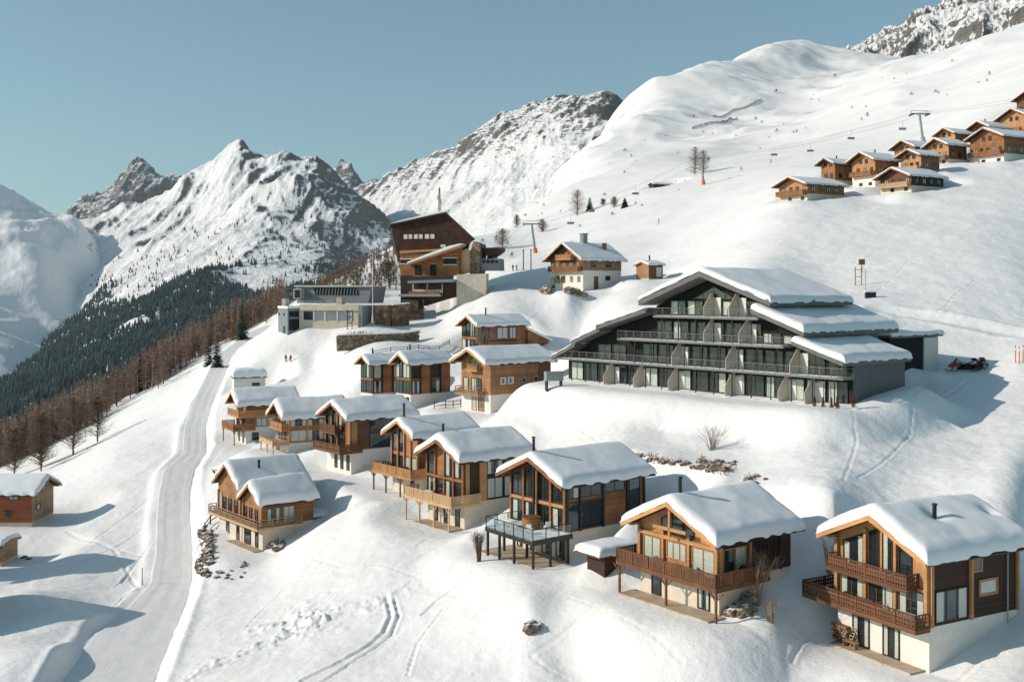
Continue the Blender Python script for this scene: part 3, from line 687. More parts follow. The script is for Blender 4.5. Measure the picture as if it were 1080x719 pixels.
window(J, H2, 'F', rect(11.6, 12.7, F+.1, F+2.6), 1, 1, 'wood_orange', 'full')
window(J, H, 'S', rect(.6, 2.4, F+.15, F+2.2), 2, 1, 'wood_aged', 'both', name='glass_door'); window(J, H, 'S', rect(2.8, 4.4, F+.15, F+2.2), 2, 1, 'wood_aged', 'full', name='glass_door')
deck(J, [(-1.2, -1.0), (5.0, -1.0), (5.0, 0), (0, 0), (0, 13.4), (-1.2, 13.4)], F, [(4.95, -.95), (-1.15, -.95), (-1.15, 13.35), (-.1, 13.35)], 'slat', 'wood_pale', name='balcony', railmat='wood_aged', floor='wood_aged')
for y, d in ((1.2, .8), (3.3, 1.8), (6.6, .8), (9.6, .9)): window(J, H, 'F', rect(y, y+d, .1, 2.3), 1, 1, 'wood_dark', None, base=-.05, name='glass_door')
for y in (.1, 5.2, 6.0, 12.7): post(J, -.1, y, F, F+2.9, .22, 'wood_orange')
pt = MB(); pt.prism([(-1.3, -.2), (0, -.2), (0, 13), (-1.3, 13)], lambda a, b, t: (a, b, t), -1.2, .04); pt.build('patio', 'patio_boards', J)
FOOT.append((H['O'].x, H['O'].y, H['ang'], .2, 8.4, 5.5, 12.8, H['O'].z+2.0))
# --- M: long orange barn-like chalet
M_, H = chalet('long plank chalet on white base with small side windows, left of the dark apartments', 511.6, 385.6, 166, 39, 9.2, 14.6, 5.0, 2.8, tan=.46, of=1.7, wf='wood_warm', ws='wood_warm', T=.6, base='plaster_white')
W = H['y1']; F = H['zf']
window(M_, H, 'F', gable_poly(H, 2.4, W-2.4, F+4.0, .8), 2, 1, 'wood_dark', None, inner='interior_warm')
window(M_, H, 'F', rect(2.2, 4.8, F+.2, F+2.4), 3, 1, 'wood_dark', 'left', inner='interior_warm', name='glass_door')
window(M_, H, 'F', rect(5.6, 6.9, F+.2, F+2.4), 1, 1, 'wood_dark', 'full')
deck(M_, [(-1.3, 1.4), (0, 1.4), (0, W), (-1.3, W)], F, [(-.05, 1.45), (-1.25, 1.45), (-1.25, W-.05), (-.05, W-.05)], 'slat', 'wood_aged', name='balcony')
deck(M_, [(-.8, 2.4), (0, 2.4), (0, W-2.4), (-.8, W-2.4)], F+3.7, [(-.05, 2.45), (-.75, 2.45), (-.75, W-2.45), (-.05, W-2.45)], 'slat', 'wood_orange', name='balcony', h=.8)
window(M_, H, 'F', rect(1.6, 3.2, .1, 2.3), 1, 1, 'wood_orange', None, base=-.05, name='door', inner='wood_orange_v')
window(M_, H, 'F', rect(3.6, 4.8, .1, 2.3), 1, 1, 'wood_orange', 'full', base=-.05, name='door')
for x in (1.9, 3.4): window(M_, H, 'S', rect(x, x+1.1, F+1.5, F+2.6), 1, 1, 'plaster_white', 'both', fw=.16)
for x in (6.2, 8.6): window(M_, H, 'S', rect(x, x+.9, F+1.6, F+2.5), 1, 1, 'metal_grey', None)
ax = MB(); ax.box((9.6, -.03, F-.6), (H['x1']-.02, -.004, F+4.9)); ax.build('side_cladding', 'wood_brown', M_)
# --- N pair
for (px, py, Y, lab, ang, Wn, Ln) in ((429.6, 385.6, 181, 'slim chalet with tall black framed glass, right one of the joined pair above the row', 39, 5.6, 9.8), (389, 386, 189, 'slim chalet with tall black framed glass, left one of the joined pair above the row', 38, 5.0, 9.0)):
    c, H = chalet(lab, px, py, Y, ang, Wn, Ln, 5.2, 2.6, tan=.6, oh=.55, of=1.0, wf='wood_rust', ws='wood_rust', T=.55, base='plaster_white', chim=((1.5, 2.4, .8, .14),))
    W = H['y1']; F = H['zf']
    glaze(c, H, 'F', [.1, W/2, W-.1], [F+.05, F+2.4, F+2.6, F+5], 'metal_dark', True, skip={(0, 1), (1, 1)}, curtp=.9)
    glaze(c, H, 'S', [.2, 1.9], [F+.05, F+2.3, F+2.5, F+4.9], 'metal_dark', skip={(0, 1)}, curtp=1)
    glaze(c, H, 'S', [4.2, 6.0], [F+.05, F+2.3, F+2.5, F+4.9], 'metal_dark', skip={(0, 1)}, curtp=1)
    for x in (.1, 2.0, 4.1, 6.1): post(c, x, -.09, F, F+5.0, .2, 'metal_dark')
    for y in (.5, 2.4): window(c, H, 'F', rect(y, y+.8, .4, 2.1), 1, 1, 'wood_dark', None, base=-.05)
    sr = MB(); sr.bar((7.0, -1.6, F-1.2), (-1.0, -1.6, -1.8), .12, .9); sr.build('stair_rail', 'metal_dark', c) if Y < 185 else None
# --- O
O_, H = chalet('rust chalet with a low brown garage wing on its right, above the slim pair', 502.5, 345, 225, 39, 7.4, 14.5, 5.2, 1.2, tan=.55, oh=.7, of=1.2, wf='wood_rust', ws='wood_rust', T=.55, base='plaster_white', chim=((3.6, 2.4, 1.3, .17),))
W = H['y1']; F = H['zf']
glaze(O_, H, 'F', [.1, 1.6, 3.0, 4.4, W-.1], [F+.1, F+2.3, F+2.6, F+5], 'wood_dark', True, skip={(i, 1) for i in range(4)}, curtp=.8)
for x0, x1 in ((.9, 2.6), (4.7, 7.6), (8.0, 9.8)):
    window(O_, H, 'S', rect(x0, x1, F+2.2, F+4.6), 2, 1, 'wood_dark', 'full' if x0 > 4 else None)
bm_ = MB(); bm_.box((.1, -.1, F+1.7), (10, -.005, F+2.0)); bm_.build('beam', 'metal_dark', O_)
wg = MB(); wg.prism([(H['x1']+.1, -3), (H['x1']+6.2, -3), (H['x1']+6.2, F+1.5), (H['x1']+.1, F+3.9)], lambda a, z, d: (a, d, z), -.6, W-1.2); wo = wg.build('garage_wing', 'wood_rust', O_)
wr = MB(); wr.prism([(H['x1']-.2, F+4.02), (H['x1']+6.7, F+1.32), (H['x1']+6.7, F+1.85), (H['x1']-.2, F+4.55)], lambda a, z, d: (a, d, z), -.9, W-.9); wr.build('snow', 'roof_snow_mat', wo)
FOOT.append((H['O'].x, H['O'].y, H['ang'], H['x1'], H['x1']+6, -.5, W-1.4, H['O'].z+.2))
# --- K: red barn left, gable towards the right
K_, H = chalet('red plank barn with pale wooden gable at the left edge below the forest', 65, 511.5, 174, 180, 9.2, 16, 4.4, .6, tan=.42, oh=.7, of=1.0, ob=.5, wf='wood_aged', ws='wood_red', T=.55, cat='barn', name='barn', barge='wood_aged', base='concrete')
W = H['y1']; F = H['zf']
window(K_, H, 'F', rect(5.0, 6.2, F+1.5, F+2.4), 1, 1, 'wood_dark', None); window(K_, H, 'F', rect(3.0, 4.6, F+4.1, F+5.0), 2, 1, 'wood_dark', None)
for x in (2.0, 5.6, 9.0): window(K_, H, 'T', rect(x, x+1.5, F+3.4, F+4.2), 2, 1, 'wood_brown', 'full')
for x in (3.0, 5.4, 8.6): window(K_, H, 'T', rect(x, x+1.0, F+.9, F+1.9), 1, 1, 'wood_brown', None)
K2, H = chalet('low pale plank shed with flat snow covered roof in front of the red barn', 22, 567, 152, 180, 5.5, 9, 2.2, .5, tan=.12, oh=.3, of=.3, ob=.3, wf='wood_aged', ws='wood_aged', T=.6, cat='shed', name='shed', barge='wood_aged', base='concrete', purlins=False)
window(K2, H, 'T', rect(1.6, 2.8, H['zf']+.5, H['zf']+1.6), 1, 1, 'wood_brown', None)
# --- I: small white hut above the row
I_, H = chalet('small white hut under a thick cushion of snow, above the leftmost chalet', 245.5, 399, 236, 20, 4.8, 7.2, 2.5, .8, tan=.12, oh=.3, of=.3, ob=.3, wf='plaster_white', ws='plaster_white', T=1.7, cat='hut', name='hut', base='plaster_white', purlins=False, barge='wood_aged')
window(I_, H, 'S', rect(3.8, 5.4, H['zf']+.4, H['zf']+1.4), 1, 1, 'wood_dark', None)
# --- Q: white and wood farmhouse
Q, H = chalet('tall farmhouse with white lower storey and wooden gable on the open slope', 613, 275, 260, 39, 14.0, 15.4, 2.9, 5.2, tan=.62, oh=1.1, of=1.6, ob=1.0, wf='wood_brown_v', ws='wood_aged', rise=.35, T=.3, cat='farmhouse', name='farmhouse', base='plaster_white', zb=-4, chim=())
W = H['y1']; F = H['zf']
Q['label'] = 'tall farmhouse with white lower storey and brown wooden gable, alone on the open slope'
ch = MB(); zt = roof_z(H, W/2); ch.box((5.0, W/2-.6, zt-.4), (6.4, W/2+.6, zt+2.4)); ch.box((4.85, W/2-.75, zt+2.4), (6.55, W/2+.75, zt+2.65)); ch.build('chimney', 'concrete_grey', Q)
ch = MB(); ch.box((9.5, 2.6, zt-2.6), (10.3, 3.4, zt+.3)); ch.build('chimney', 'stone_wall', Q)
for y in (1.2, 3.6, 6.2, 8.6, 10.6): window(Q, H, 'F', rect(y, y+1.1, F+.5, F+2.0), 1, 1, 'wood_aged', 'both', fw=.14)
for y in (3.4, 5.4, 7.4): window(Q, H, 'F', rect(y, y+.9, F+3.1, F+4.4), 1, 1, 'wood_aged', 'both', fw=.14)
deck(Q, [(-1.3, .5), (0, .5), (0, W-.5), (-1.3, W-.5)], F+.0, [(-.05, .55), (-1.25, .55), (-1.25, W-.55), (-.05, W-.55)], 'board', 'wood_rust', name='balcony', floor='wood_rust')
deck(Q, [(-1.2, 3.0), (0, 3.0), (0, W-3.0), (-1.2, W-3.0)], F+2.8, [(-.05, 3.05), (-1.15, 3.05), (-1.15, W-3.05), (-.05, W-3.05)], 'board', 'wood_orange_v', name='balcony', floor='wood_orange')
for y in (1.0, 3.6): window(Q, H, 'F', rect(y, y+1.0, 2.4, 3.8), 1, 1, 'wood_aged', 'both', base=-.05, fw=.12)
for y in (6.4, 8.4): window(Q, H, 'F', rect(y, y+1.6, 2.2, 4.0), 2, 1, 'wood_rust', None, base=-.05, fw=.2)
window(Q, H, 'F', rect(10.2, 11.4, .9, 3.4), 1, 1, 'wood_brown', None, base=-.05, name='door', inner='wood_brown_v')
window(Q, H, 'S', rect(3.6, 5.0, .6, 3.8), 1, 1, 'wood_brown', None, base=-.05, name='door', inner='wood_brown_v')
window(Q, H, 'S', rect(7.4, 9.0, 2.8, 3.9), 2, 1, 'wood_dark', None, base=-.05)
for x in (2.6, 7.6): window(Q, H, 'S', rect(x, x+1.6, F+.8, F+1.8), 2, 1, 'wood_dark', None)
# --- R: shed
R_, H = chalet('small brown plank shed with a snow cap and pale door, right of the farmhouse', 684, 280, 262, 34, 5.6, 5.4, 3.2, .4, tan=.3, oh=.5, of=.5, ob=.4, wf='wood_aged', ws='wood_brown', T=.45, cat='shed', name='shed', base='concrete', purlins=False)
window(R_, H, 'S', rect(2.4, 4.0, H['zf']+.4, H['zf']+2.6), 1, 1, 'curtain', 'full', name='door')
vt = MB(); vt.tube((2, 2, 4), (2, 2, 6), .2); vt.build('chimney', 'metal_dark', R_)

# --- S: cluster on the upper right, described by the gable apex
CLU = [
 (831, 186.7, 295, 29, 12.8, 16, 2.6, 2.2, .36, 'wood_orange_v', 'wood_rust', 'plaster', 'broad low chalet with cream lower walls, lowest and leftmost of the hillside hamlet', 1),
 (868.5, 166.7, 318, 29, 7.4, 9.5, 5.0, .6, .5, 'wood_rust', 'wood_rust', 'plaster', 'narrow rust chalet with thin chimney, behind the lowest hamlet chalet', 0),
 (906, 160.5, 311, 29, 10.5, 12, 4.2, 3.6, .5, 'wood_orange_v', 'wood_rust', 'plaster_white', 'chalet on a tall white base, third from the left in the hillside hamlet', 1),
 (939.6, 177, 293, 29, 12.5, 15, 2.6, 1.9, .42, 'wood_brown', 'wood_dark', 'plaster', 'low wide chalet with yellowish balcony front, below the white based one in the hamlet', 2),
 (956, 157.5, 306, 29, 9.0, 10, 4.0, 1.6, .45, 'wood_orange_v', 'wood_rust', 'plaster', 'orange chalet right behind the yellowish balcony one in the hamlet', 1),
 (950, 148, 338, 29, 10, 12, 4.0, 1.6, .5, 'wood_rust', 'wood_dark', 'plaster', 'dark gabled chalet peeking over the orange one, near the chairlift pylon in the hamlet', 0),
 (985, 146, 326, 29, 9.6, 10.5, 4.2, 1.8, .5, 'wood_orange_v', 'wood_brown', 'plaster', 'bright orange chalet with deep dark eaves in the middle of the hamlet', 1),
 (994.4, 135, 352, 29, 8.6, 12, 4.0, 1.5, .5, 'wood_orange_v', 'wood_brown', 'plaster', 'small gabled chalet high behind the middle of the hamlet', 0),
 (1036.5, 135, 320, 29, 13.5, 18, 5.0, 2.8, .45, 'wood_rust', 'wood_rust', 'plaster_white', 'largest hamlet chalet with long dark balconies on white base, at the right edge', 2),
 (1030, 128, 352, 29, 9, 12, 4.0, 1.5, .5, 'wood_rust', 'wood_brown', 'plaster', 'chalet behind the ridge of the largest hamlet chalet, mostly hidden', 0),
 (1065.6, 114.5, 352, 29, 13, 14, 5.2, 2.0, .5, 'wood_orange_v', 'wood_orange_v', 'plaster', 'orange timber chalet with tall plain gable, upper right of the hamlet', 1),
 (1081, 96, 375, 29, 11, 12, 4.6, 2.4, .5, 'wood_brown', 'wood_dark', 'plaster', 'topmost hamlet chalet, cut by the right edge of the picture', 1)]
for k, (px, py, Y, ang, Wc, Lc, h, B, tn, wf, ws, bs, lab, bal) in enumerate(CLU):
    c, H = chalet(lab, px, py, Y, ang, Wc, Lc, h, B, tan=tn, oh=1.0, of=1.8, ob=.8, wf=wf, ws=ws, ref='apex', group='chalets of the hillside hamlet', T=.4, base=bs, barge='wood_rust', chim=((3+k % 3, Wc*.45, .8, .2),) if k in (1, 2, 4, 9) else (), zb=-4)
    W = H['y1']; F = H['zf']
    n = max(2, int(W/2.2))
    for i in range(n):
        a = .5+i*(W-1.0)/n
        window(c, H, 'F', rect(a+.2, a+1.3, F+.5, F+2.1), 1, 1, 'wood_dark', 'both' if (i+k) % 3 == 0 else None, inner='interior_warm')
    if h > 3.5:
        window(c, H, 'F', rect(W/2-1.6, W/2-.5, F+h-.9, F+h+.4), 1, 1, 'wood_dark', None); window(c, H, 'F', rect(W/2+.5, W/2+1.6, F+h-.9, F+h+.4), 1, 1, 'wood_dark', None)
    for x in (1.5, 4.2, 7.0, 9.8):
        if x+1.4 < H['x1']: window(c, H, 'S', rect(x, x+1.3, F+.6, F+2.0), 2, 1, 'wood_dark', 'both' if (int(x)+k) % 2 else None)
    if bal:
        deck(c, [(-1.4, .2), (0, .2), (0, W-.2), (-1.4, W-.2)], F, [(-.05, .25), (-1.35, .25), (-1.35, W-.25), (-.05, W-.25)], 'board', 'wood_pale' if 'yellowish' in lab else 'wood_rust', name='balcony', floor='wood_rust')
    if B > 1.6:
        for a in (1.2, W*.55): window(c, H, 'F', rect(a, a+1.2, .6, 1.5), 2, 1, 'wood_dark', None, base=-.05)
# log hut buried on the slope
hl, H = chalet('old dark log hut half buried in snow on the open slope below the middle pylon', 689, 194.5, 500, 20, 5.5, 12, 1.6, .2, tan=.3, oh=.4, of=.4, ob=.4, wf='wood_dark', ws='wood_dark', T=.5, cat='hut', name='log_hut', barge='wood_dark', base='stone_wall', purlins=False)
# ================================================================ the dark apartment hotel
O = at(888, 430, 125); AH = math.radians(39)
BLEND.append((O.x, O.y, AH, 13, 49, O.z-.1, 2.0, 3.0))
HT = thing('hotel', 'big dark stepped apartment building with four rows of glass balconies and layered snow roofs', 'apartment building', O, AH)
Hh = dict(x0=2.2, x1=14., y0=0., y1=41.4, zf=0., ze=15.1-20.7*.35, tan=.35, O=O, ang=AH)
def wallblock(poly, xa, xb, mat=('dark_cladding', 'grey_cladding'), name='wall'):
    m = MB(); n = len(poly)
    m.add([(xa, a, z) for a, z in poly]+[(xb, a, z) for a, z in poly], [tuple(range(n)), tuple(range(2*n-1, n-1, -1))], 0)
    m.add([(xa, a, z) for a, z in poly]+[(xb, a, z) for a, z in poly], [(i, (i+1) % n, n+(i+1) % n, n+i) for i in range(n)], 1)
    return m.build(name, list(mat), HT)
wallblock([(0, -3), (6.2, -3), (6.2, 6.6), (0, 4.75)], 2.2, 13)
wallblock([(6.22, -3), (11.4, -3), (11.4, 10.0), (6.22, 8.3)], 2.21, 17)
wallblock([(11.42, -3), (31, -3), (31, 11.2), (20.7, 14.75), (11.42, 11.6)], 2.22, 15)
wallblock([(31.02, -3), (49, -3), (49, 3.3), (45.1, 5.0), (45.0, 5.4), (39.7, 7.2), (39.6, 7.7), (31.02, 10.0)], 2.23, 12)
def slab(y0, z0, y1, z1, xa, xb, th, T, seed, mat='hotel_fascia'):
    """single pitched roof slab from (y0,z0) low to (y1,z1) high, with snow"""
    r = MB(); r.prism([(y0, z0), (y1, z1), (y1, z1+th), (y0, z0+th)], lambda a, z, d: (d, a, z), xa, xb); o = r.build('roof', mat, HT)
    lo, hi = (y0, y1) if y0 < y1 else (y1, y0); yc = y1
    roof_snow(o, xa, xb, lo, hi, yc, z1+th, (z1-z0)/abs(y1-y0), T, seed)
    return o
slab(-.5, 4.75, 6.6, 6.9, -.5, 13.6, .5, .75, 31)
slab(4.8, 7.95, 12.6, 10.6, -.6, 19.4, .55, .8, 32)
slab(30.3, 11.0, 39.9, 8.5, -.5, 9, .6, .35, 33) if False else slab(40.4, 7.75, 30.6, 10.35, -.35, 12, .6, .16, 33)
slab(45.8, 5.4, 39.8, 7.55, -.2, 11, .55, .16, 34)
slab(50.3, 3.0, 45.2, 5.15, -.1, 10, .5, .16, 35)
r = MB(); r.prism([(9.6, 11.45), (20.7, 15.1), (31.6, 11.3), (31.6, 12.0), (20.7, 15.85), (9.6, 12.15)], lambda a, z, d: (d, a, z), -.7, 16.5); ro = r.build('roof', 'hotel_fascia', HT)
roof_snow(ro, -.7, 16.5, 9.6, 31.6, 20.7, 15.85, .35, .6, 36)
RNG.seed(3)
def bay(a0, a1, z0, z1, curt=None): window(HT, Hh, 'F', rect(a0, a1, z0, z1), 2, 1, 'metal_dark', curt, fw=.1, base=.03)
for i in range(16):
    a = .5+i*3.0; bay(a+.15, a+2.85, .15, 2.75, RNG.choice([None, 'left', None, 'right', 'full', None, None]))
for i in range(15):
    a = .6+i*3.0
    if i == 0: window(HT, Hh, 'F', [(a+.1, 3.5), (a+2.7, 3.5), (a+2.7, 5.25), (a+.1, 4.5)], 2, 1, 'metal_dark', None, base=.03)
    elif 10.5 < i: 
        if i in (12, 13): bay(a+.15, a+2.85, 3.5, 5.6, None)
    else: bay(a+.15, a+2.85, 3.5, 6.0, RNG.choice([None, None, 'left', None, None, None]))
for i in range(9):
    a = 6.9+i*3.0; top = 9.2 if i > 1 else 8.1
    if i == 0: top = 7.9
    if i > 7: continue
    bay(a+.15, a+2.85, 6.8, top, RNG.choice([None, 'left', None, None, None]))
for i in range(5):
    a = 13.4+i*3.0; bay(a+.15, a+2.85, 10.1, 12.0, RNG.choice([None, 'left', None]))
window(HT, Hh, 'F', [(17.0, 12.2), (24.4, 12.2), (20.7, 13.9)], 4, 1, 'metal_dark', None, base=.03)
def hbalc(y0, y1, z, posts, x0=.1):
    deck(HT, [(x0, y0), (2.18, y0), (2.18, y1), (x0, y1)], z, [(2.1, y0+.05), (x0+.05, y0+.05), (x0+.05, y1-.05), (2.1, y1-.05)], 'metal', 'rail_grey', name='balcony', th=.2, floor='metal_grey', h=1.05, snow=.05, railmat='rail_grey')
    for y in posts: post(HT, x0+.2, y, z-3.25, z-.27, .12, 'metal_dark')
hbalc(-.1, 49.2, 3.35, [1.2+3*i for i in range(16)])
hbalc(8.2, 36.5, 6.65, [9.2+3*i for i in range(9)])
hbalc(12.0, 29.6, 9.95, [13.2+3*i for i in range(6)])
for t, z in ((39.3, 0), (33.4, 0), (26.9, 0), (17.2, 0), (9.0, 0), (5.2, 0), (26.3, 3.38), (17.1, 3.38), (7.3, 3.38), (20.7, 6.68), (15.0, 6.68), (20.7, 9.98), (16.6, 9.98)):
    m = MB(); m.prism([(.12, z+.02), (2.19, z+.02), (2.19, z+2.95), (1.5, z+2.95), (.12, z+1.3)], lambda a, b, d: (a, d, b), t-.03, t+.03); m.build('partition', 'plaster', HT); wp = MB(); wp.box((2.14, t-1.2, z+.06), (2.04, t-.06, z+2.45)); wp.build('wall_panel', 'plaster_white', HT)
an = MB(); an.box((22, 7.8, .5), (34, 14.5, 7.0)); ao = an.build('annex', ['dark_cladding'], HT)
a2 = MB(); a2.box((30.2, 7.79, .6), (33.8, 7.55, 6.9)); a2.build('side_cladding', 'metal_light', ao)
a3 = MB(); a3.box((21.5, 7.2, 7.02), (34.5, 15, 7.4)); ar = a3.build('roof', 'hotel_fascia', ao)
a4 = roof_snow(ao, 21.5, 34.5, 7.2, 15, 11, 7.4, .01, .6, 37)
FOOT.append((O.x, O.y, AH, 2.4, 11.5, .4, 48.5, O.z-.2)); FOOT.append((O.x, O.y, AH, 22.5, 33.5, 8.2, 14, O.z+1.2)); FOOT.append((O.x, O.y, AH, 2.4, 15, 6, 30, O.z+1.2))
# small red-brown winter shrubs in a row at the hotel corner
def cone_shrub_mesh(seed, h=1.1, r=.4, mat='shrub_red'):
    R = random.Random(seed); m = MB()
    for i in range(150):
        t = R.random()**.8; a = R.random()*2*PI; rr = r*(1-t*.85)*R.uniform(.3, 1)
        p = Vector((rr*.5*math.cos(a), rr*.5*math.sin(a), h*t*.9)); q = Vector((rr*math.cos(a), rr*math.sin(a), h*t+.15)); s = Vector((-math.sin(a), math.cos(a), .2))*.045
        m.add([p-s, p+s, q+s*.6, q-s*.6], [(0,1,2,3)])
    return m
proto = None
for i, (px, py) in enumerate(((859, 432), (868, 433), (877, 434), (883, 432), (900, 430))):
    m = cone_shrub_mesh(i, 1.5, .5); o = m.build('potted_shrub', 'shrub_red', None, recalc=False); o.location = at(px, py, 127-i*.8 if i < 4 else 124)
    tag(o, 'small reddish conical shrub at the right corner of the dark apartment building', 'shrub', 'shrubs at the apartment building corner')

# ================================================================ cable car station (grey) and the big wooden restaurant building
R1 = math.radians(-14); O = at(287, 356, 262); k1 = 1157/262
S1 = thing('cable_car_station', 'grey and cream cable car station with terrace and dark tilted window band', 'cable car station', O, R1)
X = lambda px: (px-287)/k1; Z = lambda py: (356-py)/k1
def sbox(name, mat, x0, x1, y0, y1, py0, py1, parent=S1):
    m = MB(); m.box((X(x0), y0, Z(py0)), (X(x1), y1, Z(py1))); return m.build(name, mat, parent)
tw = MB(); c_ = Vector((X(309), -2.0, 0)); e_ = Vector((math.cos(.95), math.sin(.95), 0)); g_ = Vector((-math.sin(.75), math.cos(.75), 0)); a_, b_, d_ = 7.6, 4.6, 9
q = [c_, c_+e_*5, c_+e_*5+g_*7.5, c_+g_*7.5]
tw.prism([(v.x, v.y) for v in q], lambda a, b, t: (a, b, t), -3, Z(325)); tw_o = tw.build('tower', 'concrete_grey', S1)
tr = MB(); cc = sum(q, Vector())/4; tr.prism([(cc.x+(v.x-cc.x)*1.04, cc.y+(v.y-cc.y)*1.04) for v in q], lambda a, b, t: (a, b, t), Z(325)+.01, Z(325)+.5); tr.build('snow', 'roof_snow_mat', tw_o)
def onface(p, d, nrm, s0, s1, z0, z1, mat, name='window'):
    m = MB(); a = p+d*s0; b = p+d*s1; n_ = nrm*.06
    m.add([(a.x+n_.x, a.y+n_.y, z0), (b.x+n_.x, b.y+n_.y, z0), (b.x+n_.x, b.y+n_.y, z1), (a.x+n_.x, a.y+n_.y, z1), (a.x-n_.x, a.y-n_.y, z0), (b.x-n_.x, b.y-n_.y, z0), (b.x-n_.x, b.y-n_.y, z1), (a.x-n_.x, a.y-n_.y, z1)], [(0,1,2,3),(7,6,5,4),(0,4,5,1),(1,5,6,2),(2,6,7,3),(3,7,4,0)])
    return m.build(name, mat, tw_o)
ng = Vector((-g_.y, g_.x, 0)); ne = Vector((e_.y, -e_.x, 0))
for s in (2.2, 6.2): onface(c_, g_, ng, s, s+.9, Z(333), Z(330), 'interior')
onface(c_, g_, ng, 2.0, 3.2, Z(352), Z(343.5), 'interior', 'door')
onface(c_, e_, ne, .4, 4.6, Z(348), Z(336), 'interior'); onface(c_, e_, ne, .4, 4.6, Z(334), Z(328), 'interior')
sbox('terrace_wall', 'concrete', 318, 386, 0, 9, 368, 322)
sbox('parapet', 'concrete', 319, 386, -.35, -.02, 327, 320.5)
for i, (a, b) in enumerate(((323, 334), (335.5, 346.5), (348, 360.5), (362, 376))):
    w = sbox('window', 'interior' if i == 0 else 'concrete_grey', a, b, -.12, -.01, 337, 328.3)
    m = MB(); 
    for e in (a-.5, b+.5): m.box((X(e)-.1, -.2, Z(337.5)), (X(e)+.1, -.013, Z(327.8)))
    m.build('frame', 'plaster_white', w)
sbox('stair_tower', 'concrete_grey', 386.5, 391, -1.5, 7, 368, 322)
m = MB()
for px in (376, 381): m.box((X(px)-.08, -2.2, Z(350)), (X(px)+.08, -2.04, Z(326)))
for py in (328, 334, 340): m.box((X(376), -2.18, Z(py)), (X(381), -2.06, Z(py)+.2))
m.build('ladder_frame', 'metal_dark', S1)
hall = MB(); hall.prism([(X(301), Z(320)), (X(383), Z(320)), (X(386.5), Z(302.5)), (X(300), Z(302.5))], lambda a, b, d: (a, d, b), 7, 17); hall_o = hall.build('hall', 'concrete_grey', S1)
m = MB(); m.box((X(299), 6.4, Z(302.4)), (X(388), 17.6, Z(301))); m.build('roof', 'metal_light', hall_o)
m = MB(); m.prism([(X(322), Z(311)), (X(372), Z(311)), (X(371), Z(303.6)), (X(321), Z(303.6))], lambda a, b, d: (a, d, b), 6.9, 6.98); wb = m.build('window', 'interior', hall_o)
m = MB()
for i in range(14):
    px = 324+i*3.5; m.bar((X(px), 6.86, Z(311)), (X(px+1.2), 6.86, Z(303.6)), .18)
m.build('mullion', 'concrete_grey', wb)
m = MB(); m.box((X(301.5), 4.8, Z(315)), (X(310), 6.9, Z(304.5))); gb = m.build('glass_bay', 'metal_light', hall_o)
m = MB(); m.box((X(302.7), 4.7, Z(314)), (X(309), 4.79, Z(305.5))); m.build('pane', 'interior', gb)
sbox('vent_block', 'concrete', 356, 362, 2, 4, 322, 313.5); sbox('vent_block', 'concrete', 294, 298, 2, 4, 325, 315)
railing(S1, [(X(300), 1), (X(354), 1)], Z(321.9), 'metal', 'metal_light', 1.0)
FOOT.append((O.x, O.y, R1, X(320), X(386), 1, 9, O.z))

O = at(425, 335, 270); k2 = 1157/270; R2 = math.radians(-12)
S2 = thing('mountain_restaurant', 'huge dark timber building with slanting walls over an orange plank block with snowy lean-to roof', 'restaurant', O, R2)
Zz = lambda x, y: (((400+x/5.953)-425)/k2*1.02, (335-(215+y/5.953))/k2)
def pz(name, mat, pts, y0, y1, parent=S2, sh=0.):
    m = MB(); m.prism([Zz(*p) for p in pts], lambda a, b, d: (a-d*sh, d, b), y0, y1); return m.build(name, mat, parent)
up = pz('upper_block', 'wood_rust', [(72, 138), (420, 70), (595, 230), (575, 252), (560, 305), (150, 315), (135, 352), (120, 355)], 0, 15, sh=.34)
up.data.materials[0] = m_plank('wood_upper', (.014, .008, .006), (.055, .024, .015), 'z', 2.0, weather=(.11, .036, .018))
rf = pz('roof', 'wood_dark', [(60, 128), (420, 56), (606, 228), (597, 234), (420, 69.5), (64, 137.5)], -.9, 15.8, sh=.34)
pz('snow', 'roof_snow_mat', [(58, 127.5), (120, 108), (420, 42), (432, 52), (420, 55.7)], -.95, 15.8, rf, sh=.34)
for a, b in ((155, 208), (220, 275), (290, 350)):
    w = pz('window', 'curtain', [(a, 192), (b, 192), (b, 220), (a, 220)], -.1, -.01); pz('frame', 'wood_dark', [(a-5, 186), (b+5, 186), (b+5, 191.6), (a-5, 191.6)], -.16, -.012, w)
    m = MB(); m.prism([Zz(a+(b-a)*.45, 193), Zz(a+(b-a)*.55, 193), Zz(a+(b-a)*.55, 219), Zz(a+(b-a)*.45, 219)], lambda p, q, d: (p, d, q), -.17, -.105); m.build('mullion', 'wood_dark', w)
pz('window', 'curtain', [(390, 258), (420, 258), (420, 275), (390, 275)], -.1, -.01)
ob_ = pz('plank_block', 'wood_orange', [(152, 318), (330, 318), (545, 275), (525, 300), (522, 452), (152, 452)], -2.4, -.02)
ob_.data.materials[0] = MATS['wood_rust']
pz('beam', 'wood_orange', [(150, 296), (420, 286), (420, 296), (150, 316)], -2.7, -.03)
lr = pz('roof', 'wood_orange', [(214, 378), (548, 264), (548, 276), (214, 390)], -4.6, -.04)
pz('snow', 'roof_snow_mat', [(212, 368), (330, 322), (470, 272), (548, 256), (552, 263.5), (214, 377.5)], -4.7, -.03, lr)
